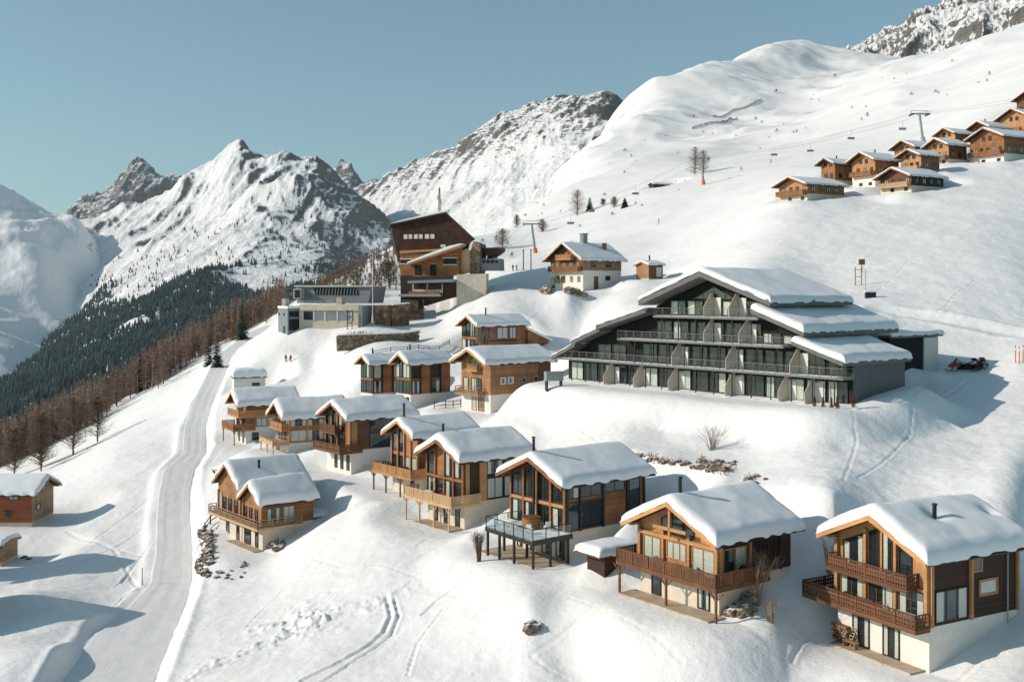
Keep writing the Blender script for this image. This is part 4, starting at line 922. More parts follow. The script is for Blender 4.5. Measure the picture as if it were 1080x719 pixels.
for pts in ([(155, 350), (225, 350), (225, 376), (155, 376)], [(425, 345), (505, 345), (505, 382), (425, 382)]):
    w = pz('window', 'interior', pts, -2.52, -2.41); cx = sum(p[0] for p in pts)/4; cy = sum(p[1] for p in pts)/4
    pz('frame', 'plaster_white', [(pts[0][0]-5, pts[0][1]-5), (pts[1][0]+5, pts[1][1]-5), (pts[1][0]+5, pts[1][1]), (pts[0][0]-5, pts[0][1])], -2.58, -2.42, w); pz('frame', 'plaster_white', [(pts[3][0]-5, pts[3][1]), (pts[2][0]+5, pts[2][1]), (pts[2][0]+5, pts[2][1]+5), (pts[3][0]-5, pts[3][1]+5)], -2.58, -2.42, w)
for a, b in ((340, 378), (245, 262), (268, 284)):
    d = pz('door', 'interior', [(a, 382), (b, 382), (b, 452), (a, 452)], -2.5, -2.41); pz('frame', 'wood_pale', [(a-5, 376), (b+5, 376), (b+5, 381.6), (a-5, 381.6)], -2.56, -2.42, d)
pz('side_face', 'wood_pale', [(527, 300), (560, 285), (578, 300), (578, 432), (527, 445)], -1.2, -.03)
pz('terrace', 'concrete_grey', [(225, 484), (510, 476), (510, 492), (225, 500)], -6.0, -.05)
pz('parapet', 'wood_dark', [(225, 456), (510, 452), (510, 475.6), (225, 483.6)], -6.0, -5.8)
pz('lower_wall', 'wood_dark', [(152, 452.5), (224, 452.5), (224, 500.5), (508, 492.5), (508, 580), (430, 600), (300, 640), (152, 650)], -2.3, -.04)
for a, b in ((236, 318), (326, 414)):
    w = pz('window', 'interior_warm', [(a, 506), (b, 504), (b, 556), (a, 558)], -2.45, -2.31)
    pz('frame', 'curtain', [(a-6, 504), (a, 504), (a, 560), (a-6, 560)], -2.5, -2.32, w); pz('frame', 'curtain', [(b, 504), (b+5, 504), (b+5, 560), (b, 560)], -2.5, -2.32, w); pz('frame', 'curtain', [(a, 538), (b, 538), (b, 557), (a, 557)], -2.47, -2.456, w)
pz('deck', 'metal_grey', [(160, 566), (420, 566), (420, 580), (160, 582)], -5, -2.32)
pz('railing', 'wood_rust', [(225, 548), (420, 548), (420, 565), (225, 566)], -5, -4.9)
pz('stone_base', 'stone_brown', [(160, 600), (300, 600), (300, 740), (160, 740)], -2.9, -2.32)
pz('door', 'interior', [(270, 602), (296, 602), (296, 655), (270, 655)], -3.0, -2.91)
pz('concrete_wall', 'concrete', [(510, 446), (694, 440), (690, 640), (510, 680)], -3.0, -.5)
pz('stone_tower', 'stone_wall', [(580, 300), (598, 240), (638, 255), (642, 390), (625, 470), (575, 470)], -.5, 6)
pz('porch_roof', 'wood_dark', [(640, 280), (750, 276), (750, 296), (705, 330), (672, 330)], 1, 8); pz('porch_wall', 'wood_dark', [(668, 331), (705, 331), (705, 345), (668, 345)], 2, 7)
pb = pz('kiosk', 'concrete_grey', [(642, 346), (752, 346), (756, 420), (642, 420)], 0, 6)
for i in range(4): pz('window', 'interior', [(652+i*26, 356), (670+i*26, 356), (670+i*26, 374), (652+i*26, 374)], -.1, -.01, pb)
FOOT.append((O.x, O.y, R2, 1, 20, 0, 13, O.z+2))
# antenna mast on its roof
am = thing('antenna_mast', 'thin lattice antenna mast rising from the roof of the huge timber building', 'antenna', at(463.5, 229, 276))
m = MB()
for dx in (-.25, .25): m.tube((dx, 0, -2), (dx*.4, 0, 7.4), .11)
for i in range(12): z = i*.6; m.bar((-.25, 0, z), (.22, 0, z+.6), .08)
m.build('mast', 'metal_dark', am)
m = MB(); m.box((-.5, -.1, 4.3), (-.3, .1, 5.6)); m.box((.3, -.1, 3.2), (.5, .1, 4.6)); m.build('antenna_panel', 'metal_light', am)
# flagpole by the station
fp = thing('flagpole', 'tall thin white flagpole standing by the right end of the cable car station', 'flagpole', at(393, 336, 255))
m = MB(); m.tube((0, 0, -1), (0, 0, 15), .09, .05, n=8); m.tube((0, 0, 15), (0, 0, 15.25), .1); m.build('pole', 'plaster_white', fp)
m = MB(); m.tube((.0, 0, -1), (.0, 0, .8), .25); m.build('base', 'concrete', fp)
# rough stone retaining wall under the wooden building and the dry stone wall below it
def wall_line(name, label, cat, pts, h, th, mat, seed, group=None, snow=.25):
    R = random.Random(seed); m = MB(); o0 = Vector(pts[0]); s = MB()
    for i in range(len(pts)-1):
        p = Vector(pts[i]); q_ = Vector(pts[i+1]); d = q_-p; n = max(2, int(d.length/.75)); e = d.normalized(); nn = e.cross(Vector((0,0,1)))
        for j in range(n):
            rows = max(2, int(h/.45))
            for r_ in range(rows):
                c = p+d*(j+.5+(.5 if r_ % 2 else 0)*.6)/n-o0+Vector((0, 0, (r_+.5)*h/rows)); l = d.length/n*.5*R.uniform(.75, 1.02); hh = h/rows*.5*R.uniform(.8, 1.02); t = th*.5*R.uniform(.7, 1.1)
                vs = [c+e*sx*l*R.uniform(.75, 1)+nn*sy*t+Vector((0,0,sz*hh*R.uniform(.75, 1))) for sx in (-1, 1) for sy in (-1, 1) for sz in (-1, 1)]
                m.add(vs, [(0,1,3,2),(4,6,7,5),(0,4,5,1),(2,3,7,6),(0,2,6,4),(1,5,7,3)])
        if snow: s.bar(p-o0+Vector((0,0,h+snow*.4)), q_-o0+Vector((0,0,h+snow*.4)), th*1.5, snow)
        m.bar(p-o0+Vector((0,0,(h-1.6)/2)), q_-o0+Vector((0,0,(h-1.6)/2)), th*.8, h+1.4)
    o = m.build(name, mat, None); o.location = o0; tag(o, label, cat, group)
    if snow: s.build('snow', 'roof_snow_mat', o)
    return o
wall_line('retaining_wall', 'tall brown stone retaining wall left of the huge timber building', 'stone wall', [at(396, 341, 258), at(412, 341, 258), at(430, 339, 261)], 4.3, 1.2, 'stone_brown', 3)
wall_line('dry_stone_wall', 'low dry stone wall holding a snowy ledge above the slim chalet pair', 'stone wall', [at(355, 363, 235), at(372, 362, 236), at(400, 361.5, 237), at(424, 360.5, 239), at(441, 358, 242)], 1.9, .9, 'stone_wall', 4)
# ================================================================ ground: measured points (photo column, row, distance)
GP = [ # foreground
 (0,719,95),(100,719,98),(200,719,94),(330,719,88),(540,719,83),(750,719,78),(960,735,74),(1080,745,71),
 (0,1080,55),(540,1000,50),(1080,950,46),(-300,1100,55),(1400,900,46),(-300,760,95),(-350,600,150),
 (560,650,90),(640,628,92),(697,645,87),(748,660,83.5),(430,640,101),(300,640,110),(200,640,118),(420,568,119),(474,568,116),(400,530,132),(360,560,128),
 (570,610,97),(610,605,97.5),(530,590,103),(278,584,133.5),(222,556,145),(340,520,143),(370,506,152),(333,500,155),(300,480,173),(285,476,177),(262,472,193),(238,470,197),
 # piste
 (236,378,290),(227,397,265),(215,420,240),(206,478,195),(189,495,184),(183,546,160),(183,613,132),(143,666,113),(113,719,98),
 # left field
 (62,553,165),(0,556,165),(0,590,145),(60,600,138),(100,560,158),(0,640,122),(120,480,205),(60,500,215),(0,500,258),(100,455,280),(200,395,310),(275,349,330),(150,540,165),(-200,560,230),
 # beyond the left edge
 (0,486,330),(100,436,352),(200,376,372),(285,335,385),(0,540,480),(100,520,480),(200,470,480),(300,400,500),(0,720,900),(200,700,900),(350,560,900),(0,640,1800),(200,600,1800),(350,560,1800),(-300,700,700),(-300,640,1800),(450,440,1200),
 # station
 (290,357,262),(325,350,258),(385,344,256),(330,380,245),(255,407,233),(245,412,230),(400,363,233),(440,360,240),(360,385,225),(400,395,200),
 (425,338,265),(440,340,262),(470,334,262),(484,319,267),(500,313,268),(516,303,270),(524,300,279),(530,283,300),(545,282,295),
 (350,302,430),(392,277,480),(330,312,420),(430,262,520),
 # between rows
 (434,436,177),(380,418,190),(470,432,172),(508,440,165),(540,424,165),(584,408,172),(490,368,221),(560,366,226),(540,326,248),(585,362,236),(600,375,185),(612,352,240),(640,331,232),(600,313,253),(575,311,258),(612,311,258),(660,299,268),(690,297,262),(672,297,262),(700,310,240),
 (440,500,150),(470,470,150),(320,440,205),(330,420,215),
 # hotel
 (890,430,125),(820,425,133),(740,415,141),(660,408,151),(597,406,160),(575,400,168),(930,428,130),(935,388,150),(975,392,152),(1010,392,150),(1040,390,150),(1080,380,150),(930,328,180),(1000,341,173),(1080,354,166),(870,300,205),(800,285,215),
 (960,460,121),(1040,480,112),(890,470,115),(800,470,121),(700,460,130),(640,440,142),(580,440,153),(520,440,158),
 (700,483,118),(740,497,113),(780,500,110),(860,500,103),(1000,512,101),(1080,520,98),(650,470,126),(590,470,138),
 (700,515,107),(760,520,103),(880,525,96),(1060,530,95),(640,560,100),(655,600,92),(860,575,90),(868,615,88),(840,625,87),(850,650,85),(1075,655,82),(1110,600,92),(1030,690,77),
 # right hillside
 (1080,430,131),(1080,300,197),(1000,262,228),(830,213,293),(900,210,290),(960,203,292),(1040,172,315),(1080,160,325),(985,172,322),(890,195,312),(1080,126,365),(1040,135,358),(850,262,240),(750,272,265),(780,228,310),(920,240,255),
 (690,198,490),(742,195,450),(565,268,380),(970,148,430),(620,222,480),(550,255,430),(500,290,330),(1060,112,420),(1080,90,480),(1200,80,420),
 (482,266,560),(530,246,700),(580,190,1150),(640,137,1750),(680,109,2050),(750,75,2350),(790,52,2500),(830,40,2650),(870,62,2450),(908,54,2700),
 (640,190,700),(700,150,1000),(750,120,1400),(800,150,900),(830,90,1800),(800,70,2200),(860,85,2000),(900,120,850),(1000,80,850),(1080,28,1500),(960,60,1700),(1200,-10,1500),(1000,55,1600),
 (1300,300,250),(1300,430,130),(1300,560,95),(1500,60,500),(1300,150,330),
 # behind the skyline
 (480,330,800),(530,300,1100),(580,270,1700),(640,230,2400),(700,190,2900),(760,150,3200),(830,110,3500),(908,110,3500),(1080,90,2600),(1250,60,2600),
]
T0 = TPS(GP, 2e-5)
# tracks, furrows and mounds are shaped into the snow
PISTE = [(286,343,338),(262,356,318),(236,376,292),(232,385,280),(227,397,265),(216,420,240),(206,450,216),(205,478,195),(189,495,184),(184,520,171),(183,546,160),(184,580,145),(181,613,132),(165,640,122),(143,666,113),(113,719,98),(80,770,86)]
PW = [2.0, 2.2, 2.3, 2.3, 2.4, 2.3, 2.2, 2.2, 2.7, 2.5, 2.5, 2.5, 2.6, 3.4, 4.4, 4.6, 4.6]
PC = np.array([[*at(*p)] for p in PISTE])
def seg_dist(x, y, P):
    best = np.full(x.shape, 1e9); zz = np.zeros(x.shape); tt = np.zeros(x.shape); acc = 0.
    for i in range(len(P)-1):
        a = P[i]; b = P[i+1]; d = b[:2]-a[:2]; L2 = (d**2).sum(); t = np.clip(((x-a[0])*d[0]+(y-a[1])*d[1])/L2, 0, 1)
        q = np.hypot(x-a[0]-t*d[0], y-a[1]-t*d[1]); m = q < best
        best[m] = q[m]; zz[m] = (a[2]+t*(b[2]-a[2]))[m]; tt[m] = (i+t)[m]
    return best, zz, tt
def line_pts(pp):
    """photo polyline to ground points"""
    out = []
    for px, py in pp: out.append(hit(px, py))
    return np.array(out)
def hit(px, py, lo=45, hi=900):
    ys = np.exp(np.linspace(math.log(lo), math.log(hi), 900)); u = (px-CX)/F_PX; s = (HY-py)/F_PX
    z = T0(u*ys, ys); d = z-s*ys; i = np.argmax(d > 0)
    return (u*ys[i], ys[i], s*ys[i])
TRACKS = [ # (photo line, width, depth)
 ([(408,632),(413,648),(405,665),(385,682),(350,703),(318,719)], .34, -.28), ([(416,632),(421,650),(413,668),(392,686),(358,708),(335,722)], .28, -.22),
 ([(500,604),(478,622),(462,634),(446,648)], .35, -.25), ([(495,560),(470,545),(440,575)], .3, -.12),
 ([(700,645),(660,650),(620,664),(560,690),(500,712)], .28, -.12), ([(560,690),(575,703),(600,716)], .25, -.12),
 ([(899,440),(903,470),(890,505)], .24, -.13), ([(965,430),(960,460),(930,490),(905,505)], .24, -.13), ([(200,719),(260,690),(330,660),(400,640)], .5, -.18),
 ([(160,640),(120,580),(70,560)], .4, -.15), ([(155,590),(110,575),(40,585)], .35, -.15), ([(150,560),(95,590),(60,598)], .35, -.12), ([(165,520),(120,555),(90,575)], .35, -.16), ([(170,500),(100,530),(62,540)], .35, -.12), ([(205,440),(150,475),(90,505)], .4, -.14), ([(160,620),(130,632),(115,650)], .3, -.2),
 ([(60,470),(100,460),(123,448)], .8, -.5), ([(210,500),(240,470),(300,455)], .3, -.1),
 ([(985,440),(1020,452),(1080,446)], .7, -.3), ([(1080,400),(1020,402),(960,440)], .5, -.2),
 ([(1080,640),(1040,672),(1000,712)], .35, -.2), ([(860,640),(845,670),(835,700)], .3, -.15),
 ([(930,327),(985,336),(1040,346),(1080,354)], 1.8, -.55), ([(985,333),(998,324),(1003,314),(1016,306),(1027,297)], .26, -.22), ([(922,306),(934,302),(945,290),(958,276)], .26, -.22),
 ([(215,430),(170,450),(120,478)], .3, -.16), ([(200,400),(165,425),(130,455)], .3, -.14), ([(195,470),(150,500),(110,522)], .3, -.16), ([(185,500),(150,530),(120,545)], .26, -.15), ([(172,560),(140,600),(128,615)], .3, -.2), ([(165,575),(120,620)], .26, -.15), ([(225,400),(190,430),(150,445)], .26, -.12),
 ([(330,590),(360,600),(400,596),(440,610)], .25, -.14), ([(600,640),(640,660),(690,690),(720,715)], .25, -.14), ([(470,640),(440,680),(430,715)], .25, -.13), ([(380,560),(350,590),(300,620),(260,660)], .26, -.14), ([(640,719),(700,690),(760,676)], .25, -.13), ([(620,460),(680,455),(740,450),(800,455)], .25, -.14), ([(560,420),(600,440),(640,470)], .26, -.14),
 ([(330,390),(370,410),(380,425)], .3, -.2), ([(270,420),(300,400),(340,392)], .3, -.18), ([(540,345),(570,330),(610,325)], .4, -.2), ([(470,350),(500,335),(540,320)], .5, -.3), ([(455,352),(480,338),(510,325)], .5, -.25)]
TR = [(line_pts(p), w*(.55 if w < 1 else 1), d*(.75 if w < 1 else 1)) for p, w, d in TRACKS]
MOUNDS = [(618,612,2.0,.5),(345,508,1.8,.8),(320,498,1.6,.7),(560,640,2.5,.3),(370,470,1.6,.6),(980,400,2.2,1.0),(950,395,2.4,1.4),(25,640,5,1.6),(70,660,4,1.2),(60,700,5,1.2),(240,600,3,.6),(600,440,4,.7),(690,440,5,.8),(840,450,5,1.0),(940,440,4,1.0)]
MD = [(*hit(px, py)[:2], r, h) for px, py, r, h in MOUNDS]
# churned snow below the row (old slide debris)
DEB = line_pts([(205,712),(250,690),(300,668),(335,655),(380,640),(428,622)])
DEB2 = line_pts([(292,660),(315,650),(330,660)])
def ground(x, y, detail=True):
    shp = np.shape(x); x = np.asarray(x, float).ravel(); y = np.asarray(y, float).ravel(); z = T0(x, y); z0 = z.copy()
    far = sstep(420, 1000, y); mid = sstep(160, 320, y); near = 1-sstep(220, 420, y)
    z = z+far*(fbm(x/260, y/260, 4, 3)*11+(ridged(x/150, y/210, 3, 8)-.9)*5)+mid*(1-.3*far)*(fbm(x/42, y/42, 4, 5)*.75)
    k = near*(1-.55*sstep(60, 40, y))
    z = z+k*(fbm(x/15, y/15, 3, 9)*.22+fbm(x/3.1, y/3.1, 3, 12)*.065)+(1-far)*fbm(x/1.1, y/1.1, 2, 14)*.028*near
    # wind-drift ribs on the left field and the bank under the hotel
    if detail:
        m = (y < 330)
        xs, ys = x[m], y[m]; zs = z[m].copy()
        for P, wd, dp in TR:
            lo = P[:, :2].min(0)-3; hi = P[:, :2].max(0)+3; mm = (xs > lo[0]) & (xs < hi[0]) & (ys > lo[1]) & (ys < hi[1])
            if not mm.any(): continue
            dd, _, tt = seg_dist(xs[mm], ys[mm], P)
            foot = .6+.4*np.sign(np.sin(np.hypot(xs[mm], ys[mm])*7)) if wd < .15 else .92+.08*fbm(xs[mm]/2, ys[mm]/2, 2, 4)
            zs[mm] += dp*np.exp(-(dd/wd)**2)*foot+(-dp*.45)*np.exp(-((dd-wd*1.9)/(wd*.6))**2)
        for mx, my, r, h in MD: zs += h*np.exp(-((xs-mx)**2+(ys-my)**2)/r**2)
        for P, wd, am in ((DEB, 1.5, .22), (DEB2, 2.6, .42)):
            dd, _, _ = seg_dist(xs, ys, P); zs += np.exp(-(dd/(wd*(1+.7*fbm(xs/4, ys/4, 2, 23))))**2)*(am*.25+am*np.clip(fbm(xs/1.0, ys/1.0, 4, 21, .65)+.1, 0, 1))
        z[m] = zs
    mw = np.zeros_like(z); sw = np.zeros_like(z); sz_ = np.zeros_like(z)
    for (ox, oy, a, Lw, Ww, oz, B, fm) in BLEND:
        mm = (np.abs(x-ox) < 60) & (np.abs(y-oy) < 60)
        if not mm.any(): continue
        xx = x[mm]-ox; yy = y[mm]-oy; lx = xx*math.cos(a)+yy*math.sin(a); ly = -xx*math.sin(a)+yy*math.cos(a)
        dx = np.maximum(np.maximum(-fm-lx, lx-Lw), 0); dy = np.maximum(np.maximum(-ly, ly-Ww), 0); d = np.hypot(dx, dy)
        w = 1-sstep(.8, 8.5, d); zh = oz-.08+B*np.clip(lx/Lw, 0, 1)
        mw[mm] = np.maximum(mw[mm], w); sw[mm] += w**3; sz_[mm] += w**3*zh
    k = mw > 0; hf = z[k]-np.where(True, z0[k], 0); z[k] = z[k]*(1-mw[k])+mw[k]*(sz_[k]/np.maximum(sw[k], 1e-9)+.35*hf)
    for (ox, oy, a, x0, x1, y0, y1, zm) in FOOT:
        lx = (x-ox)*math.cos(a)+(y-oy)*math.sin(a); ly = -(x-ox)*math.sin(a)+(y-oy)*math.cos(a)
        m = (lx > x0) & (lx < x1) & (ly > y0) & (ly < y1); z[m] = np.minimum(z[m], zm-.2)
    if detail:
        m = (y < 345); xs, ys = x[m], y[m]; zs = z[m].copy()
        d, zc, t = seg_dist(xs, ys, PC); w = np.interp(t, range(len(PW)), PW)
        b = sstep(0, 1, (d-w*.8)/np.where(d > 0, 2.2, 2.2)); zs = (zc-.12)*(1-b)+zs*b+.35*np.exp(-((d-w-1.0)/.7)**2)*(b > 0)*.7
        z[m] = zs
    return z.reshape(shp)
def gz(x, y): return float(ground(np.array([x]), np.array([y]))[0])
def on(px, py, dz=0., lo=45, hi=900):
    """the point of the ground seen at a photo pixel"""
    ys = np.exp(np.linspace(math.log(lo), math.log(hi), 1600)); u = (px-CX)/F_PX; s = (HY-py)/F_PX
    z = ground(u*ys, ys); i = int(np.argmax(z-s*ys > 0)); return Vector((u*ys[i], ys[i], z[i]+dz))
FAST = False
nu, nv = 1000, 1150
us = np.linspace(-.78, .80, nu); vs = np.exp(np.concatenate([np.linspace(math.log(40), math.log(330), 800), np.linspace(math.log(330), math.log(3550), nv-800+1)[1:]]))
U, Yg = np.meshgrid(us, vs); Xg = U*Yg
grid_mesh('ground', Xg, Yg, ground(Xg, Yg), 'snow_ground')
# groomed piste, a sheet pressed into the snow
n = 420; tt = np.linspace(0, len(PC)-1.001, n)
def cr(P, t):
    i = np.clip(t.astype(int), 0, len(P)-2); f = (t-i)[:, None]; p0 = P[np.clip(i-1, 0, None)]; p1 = P[i]; p2 = P[i+1]; p3 = P[np.clip(i+2, None, len(P)-1)]
    return .5*((2*p1)+(-p0+p2)*f+(2*p0-5*p1+4*p2-p3)*f*f+(-p0+3*p1-3*p2+p3)*f**3)
C = PC; cpt = np.stack([np.interp(tt, range(len(PC)), PC[:, k]) for k in range(3)], 1); cpt = cr(PC, tt)*.0+cpt
dv = np.gradient(cpt, axis=0); nl = np.stack([-dv[:, 1], dv[:, 0]], 1); nl /= np.linalg.norm(nl, axis=1)[:, None]
ker = np.ones(25)/25; nl = np.stack([np.convolve(np.pad(nl[:, k], 12, 'edge'), ker, 'valid') for k in (0, 1)], 1); nl /= np.linalg.norm(nl, axis=1)[:, None]
wv = np.interp(tt, range(len(PW)), PW); m_ = 26; cs = np.linspace(-1, 1, m_)
Xp = cpt[:, 0:1]+nl[:, 0:1]*wv[:, None]*cs; Yp = cpt[:, 1:2]+nl[:, 1:2]*wv[:, None]*cs
Zp = cpt[:, 2:3]+fbm(Xp/2.5, Yp/2.5, 3, 41)*.04+.009*np.cos(cs*11)*(1+fbm(Xp/9, Yp/9, 2, 45))+.02*np.exp(-((np.abs(cs)-.42)/.07)**2)*-1-.18*(np.abs(cs) > .97)-.02
pi = grid_mesh('ski_piste', Xp, Yp, Zp, 'piste_snow')
uvl = pi.data.uv_layers.new(name='UVMap'); li = np.zeros(len(pi.data.loops), np.int32); pi.data.loops.foreach_get('vertex_index', li)
uvv = np.stack([np.tile(cs, n), np.repeat(np.cumsum(np.linalg.norm(dv, axis=1)), m_)], 1); uvl.data.foreach_set('uv', uvv[li].astype(np.float32).ravel())

# ================================================================ mountains, each its own landform
def mountain(name, pts, u0, u1, y0, y1, nu, nv, mat, amp, wl, seed, lam=1e-5, base=-700, extra=None, gul=1.):
    T = TPS(pts, lam); ampz = lambda z: amp*(.35+.65*sstep(-50, 450, z)); us = np.linspace((u0-CX)/F_PX, (u1-CX)/F_PX, nu); vs = np.exp(np.linspace(math.log(y0), math.log(y1), nv)); U, Y = np.meshgrid(us, vs); X = U*Y
    z = T(X.ravel(), Y.ravel()).reshape(X.shape)
    wx = X+fbm(X/(wl*1.3), Y/(wl*1.3), 3, seed+5)*wl*.25; wy = Y+fbm(X/(wl*1.3), Y/(wl*1.3), 3, seed+6)*wl*.25
    al = (X*.4+Y*.9); ac = (X*.9-Y*.4)+fbm(X/400, Y/400, 2, seed+3)*90; z = z+ampz(z)*.62*(ridged(ac/190, al/900, 4, seed+2, .5)-.95)*gul
    z = z+ampz(z)*((ridged(wx/wl, wy/wl, 6, seed, .42)-1.05)+.22*fbm(X/(wl*.22), Y/(wl*.22), 4, seed+9)+.12*ridged(X/(wl*.08), Y/(wl*.1), 3, seed+12))
    if extra is not None: z = extra(X, Y, z)
    return grid_mesh(name, X, Y, z, mat), T
MAS = [ # central massif
 (20,268,5400),(75,237,5300),(130,220,5200),(165,212,5100),(195,192,5000),(230,167,4900),(245,158,4850),(255,152,4800),(268,168,4750),(282,168,4650),(298,159,4600),(315,166,4500),(330,164,4400),(350,185,4300),(375,208,4150),(412,240,4000),(450,285,3900),(520,330,3900),
 (300,205,4000),(270,240,3600),(240,270,3300),(200,300,2950),(150,335,2700),(60,385,2500),
 (100,272,4300),(60,310,4000),(0,362,3600),(-80,400,3500),(150,265,4000),(180,240,4300),(220,215,4300),(100,330,3300),(30,385,2900),
 (340,240,3800),(380,270,3700),(330,280,3200),(390,310,3200),(300,320,2700),(250,335,2500),(430,330,3400),
 (0,420,2300),(100,390,2200),(200,375,2200),(300,370,2200),(400,370,2500),(0,480,1800),(100,460,1750),(200,440,1750),(300,420,1800),(400,420,2000),(500,420,2500),
 (0,560,1450),(200,540,1450),(400,500,1500),(-150,500,2200),(-200,580,1450),(550,520,1500),(-150,420,3600),
 (20,330,6200),(130,310,6200),(255,290,5900),(330,290,5600),(412,330,5200),(500,380,5000),(255,430,7000),(100,430,7000),(412,430,6500)]
mas, TM = mountain('mountain', MAS, -190, 560, 1420, 6600, 640, 560, 'massif_rock_snow', 48, 560, 51)
LM = [(-200,110,5600),(-80,155,5100),(0,197,4800),(30,214,4650),(60,228,4450),(85,244,4250),(-200,260,3700),(-80,280,3500),(0,290,3600),(40,285,3700),(-200,400,2500),(-80,400,2500),(0,372,2800),(40,335,3400),(88,290,4050),(-200,520,1900),(-40,470,2200),(60,430,2600),(120,380,3200),(-200,240,7200),(0,300,6400),(85,330,5600)]
mountain('mountain', LM, -230, 130, 1900, 7300, 260, 300, 'left_mountain_snow', 24, 420, 77, gul=1.0)
FR = [(60,245,7600),(85,215,7500),(100,206,7400),(120,198,7350),(135,180,7300),(150,171,7250),(163,180,7250),(172,186,7250),(183,181,7200),(192,186,7200),(205,196,7200),(230,225,7300),(60,270,7000),(150,235,6800),(200,235,6800),(60,330,6300),(150,310,6200),(230,310,6300),(150,290,8200),(60,330,8200),(230,330,8200)]
mountain('mountain', FR, 40, 250, 6200, 8300, 260, 200, 'far_rock', 70, 420, 91)
FR2 = [(335,215,7600),(348,190,7500),(360,176,7450),(370,178,7400),(378,192,7400),(388,196,7300),(398,192,7300),(410,200,7200),(440,215,7200),(335,260,6800),(375,250,6800),(420,250,6700),(350,330,6200),(420,330,6200),(360,300,8300),(420,300,8300)]
mountain('mountain', FR2, 325, 460, 6200, 8300, 170, 170, 'far_rock', 60, 400, 95)
BP = [(340,230,6400),(380,203,6200),(410,190,6000),(440,172,5800),(480,150,5600),(520,128,5400),(560,116,5200),(590,104,5050),(612,100,5000),(630,95,4950),(645,97,4900),(660,108,4850),(668,116,4800),(720,150,4800),(800,190,4900),
 (400,225,5000),(450,225,4500),(500,205,4300),(560,180,4200),(620,160,4100),(680,170,4200),(400,262,4200),(470,262,3700),(540,240,3500),(620,215,3400),(700,215,3600),(430,300,3300),(540,300,2900),(700,290,2900),(350,290,4600),(330,340,3900),(820,250,3600),(600,200,6200),(450,270,7000),(700,250,6200),(340,300,7400)]
mountain('mountain', BP, 330, 830, 2850, 7000, 560, 380, 'back_peak_rock_snow', 36, 480, 63, gul=.8)
CR = [(880,70,4000),(905,54,3800),(930,38,3700),(960,24,3600),(1000,8,3500),(1030,-8,3450),(1065,-20,3400),(1120,-60,3300),(1250,-90,3300),(880,110,3200),(960,80,2900),(1060,50,2700),(1200,0,2600),(880,160,2600),(1060,130,2300),(1250,100,2200),(900,110,4800),(1060,50,4600),(1250,20,4600)]
mountain('mountain', CR, 860, 1290, 2200, 4800, 400, 260, 'crag_rock_snow', 60, 330, 71)
for i, o in enumerate([o for o in SC.objects if o.name.startswith('mountain') and o.get('kind') == 'structure']): pass
# ================================================================ trees
def twig_tree(seed, h, spread, n, mat, conic=True, t0=.12, tw=.055):
    R = random.Random(seed); tr = MB(); k = 6; pts = [Vector((R.uniform(-.1, .1)*i*.4, R.uniform(-.1, .1)*i*.4, h*i/k)) for i in range(k+1)]
    pts[0] = Vector((0, 0, -1))
    for i in range(k): tr.tube(pts[i], pts[i+1], .22*h/15*(1-i/k)+.03, .22*h/15*(1-(i+1)/k)+.025, n=6, cap=False)
    cw = MB()
    for i in range(n):
        t = t0+(1-t0)*R.random()**.85; a = R.random()*2*PI; f = (1-t)**.75+.07 if conic else math.sin(PI*min(1, (t-t0)/(1-t0)*.9+.12))**.7
        f = math.sqrt(max(.02, 1-t*t)) if not conic else f; L = spread*f*R.uniform(.55, 1.1); z = h*t; j = min(k-1, int(t*k)); p = pts[j].lerp(pts[j+1], t*k-j); dr = Vector((math.cos(a), math.sin(a), R.uniform(-.12, .3) if conic else R.uniform(.2, .9))).normalized()
        q = p+dr*L; s = dr.cross(Vector((0,0,1))).normalized()*tw
        cw.add([p-s, p+s, q], [(0,1,2)]); up = Vector((0, 0, tw)); cw.add([p-up, p+up, q], [(0,1,2)])
        for m in range(4):
            o = p.lerp(q, R.uniform(.3, .98)); d2 = (dr+Vector((R.uniform(-1, 1), R.uniform(-1, 1), R.uniform(-.5, .8)))).normalized(); e = o+d2*L*R.uniform(.18, .42); s2 = d2.cross(Vector((R.uniform(-1, 1), R.uniform(-1, 1), 1))).normalized()*tw*.75
            cw.add([o-s2, o+s2, e], [(0,1,2)])
    return tr, cw
def make_tree(kind, label, cat, group, seed, h, spread, n, mat, loc, **kw):
    t = thing(kind, label, cat, loc, random.Random(seed).random()*6, group); a, b = twig_tree(seed, h, spread, n, mat, **kw)
    a.build('trunk', 'bark', t); b.build('crown', mat, t, recalc=False); return t
def place(proto, loc, rz, s, label=None):
    c = copy_tree(proto); c.location = loc; c.rotation_euler = (0, 0, rz); c.scale = (s, s, s*random.uniform(.92, 1.1))
    if label: c['label'] = label
    return c
def spruce_mesh(seed, h, r):
    R = random.Random(seed); tr = MB(); tr.tube((0, 0, -1), (0, 0, h*.97), .16*h/10, .03, n=6); m = MB(); W_ = 17
    for w in range(W_):
        t = .06+.92*w/W_; L = r*(1-t)**.85+.18; z = h*t; nb = 9
        for b in range(nb):
            a = 2*PI*(b+R.random()*.7)/nb+w*.7; l = L*R.uniform(.7, 1.12); d = Vector((math.cos(a), math.sin(a), -.38+.3*t)); s = Vector((-math.sin(a), math.cos(a), 0))*l*.3; p = Vector((0, 0, z+R.uniform(-.1, .1))); q = p+d*l
            c = p.lerp(q, .55); m.add([p, c-s+Vector((0,0,-.1)), q, c+s+Vector((0,0,-.1)), c+Vector((0,0,.1*l))], [(0,1,4),(1,2,4),(2,3,4),(3,0,4)])
    return tr, m
def make_spruce(label, group, seed, h, r, loc):
    t = thing('spruce_tree', label, 'tree', loc, 0, group); a, b = spruce_mesh(seed, h, r); a.build('trunk', 'bark', t); b.build('crown', 'spruce_needles', t, recalc=False); return t
random.seed(21)
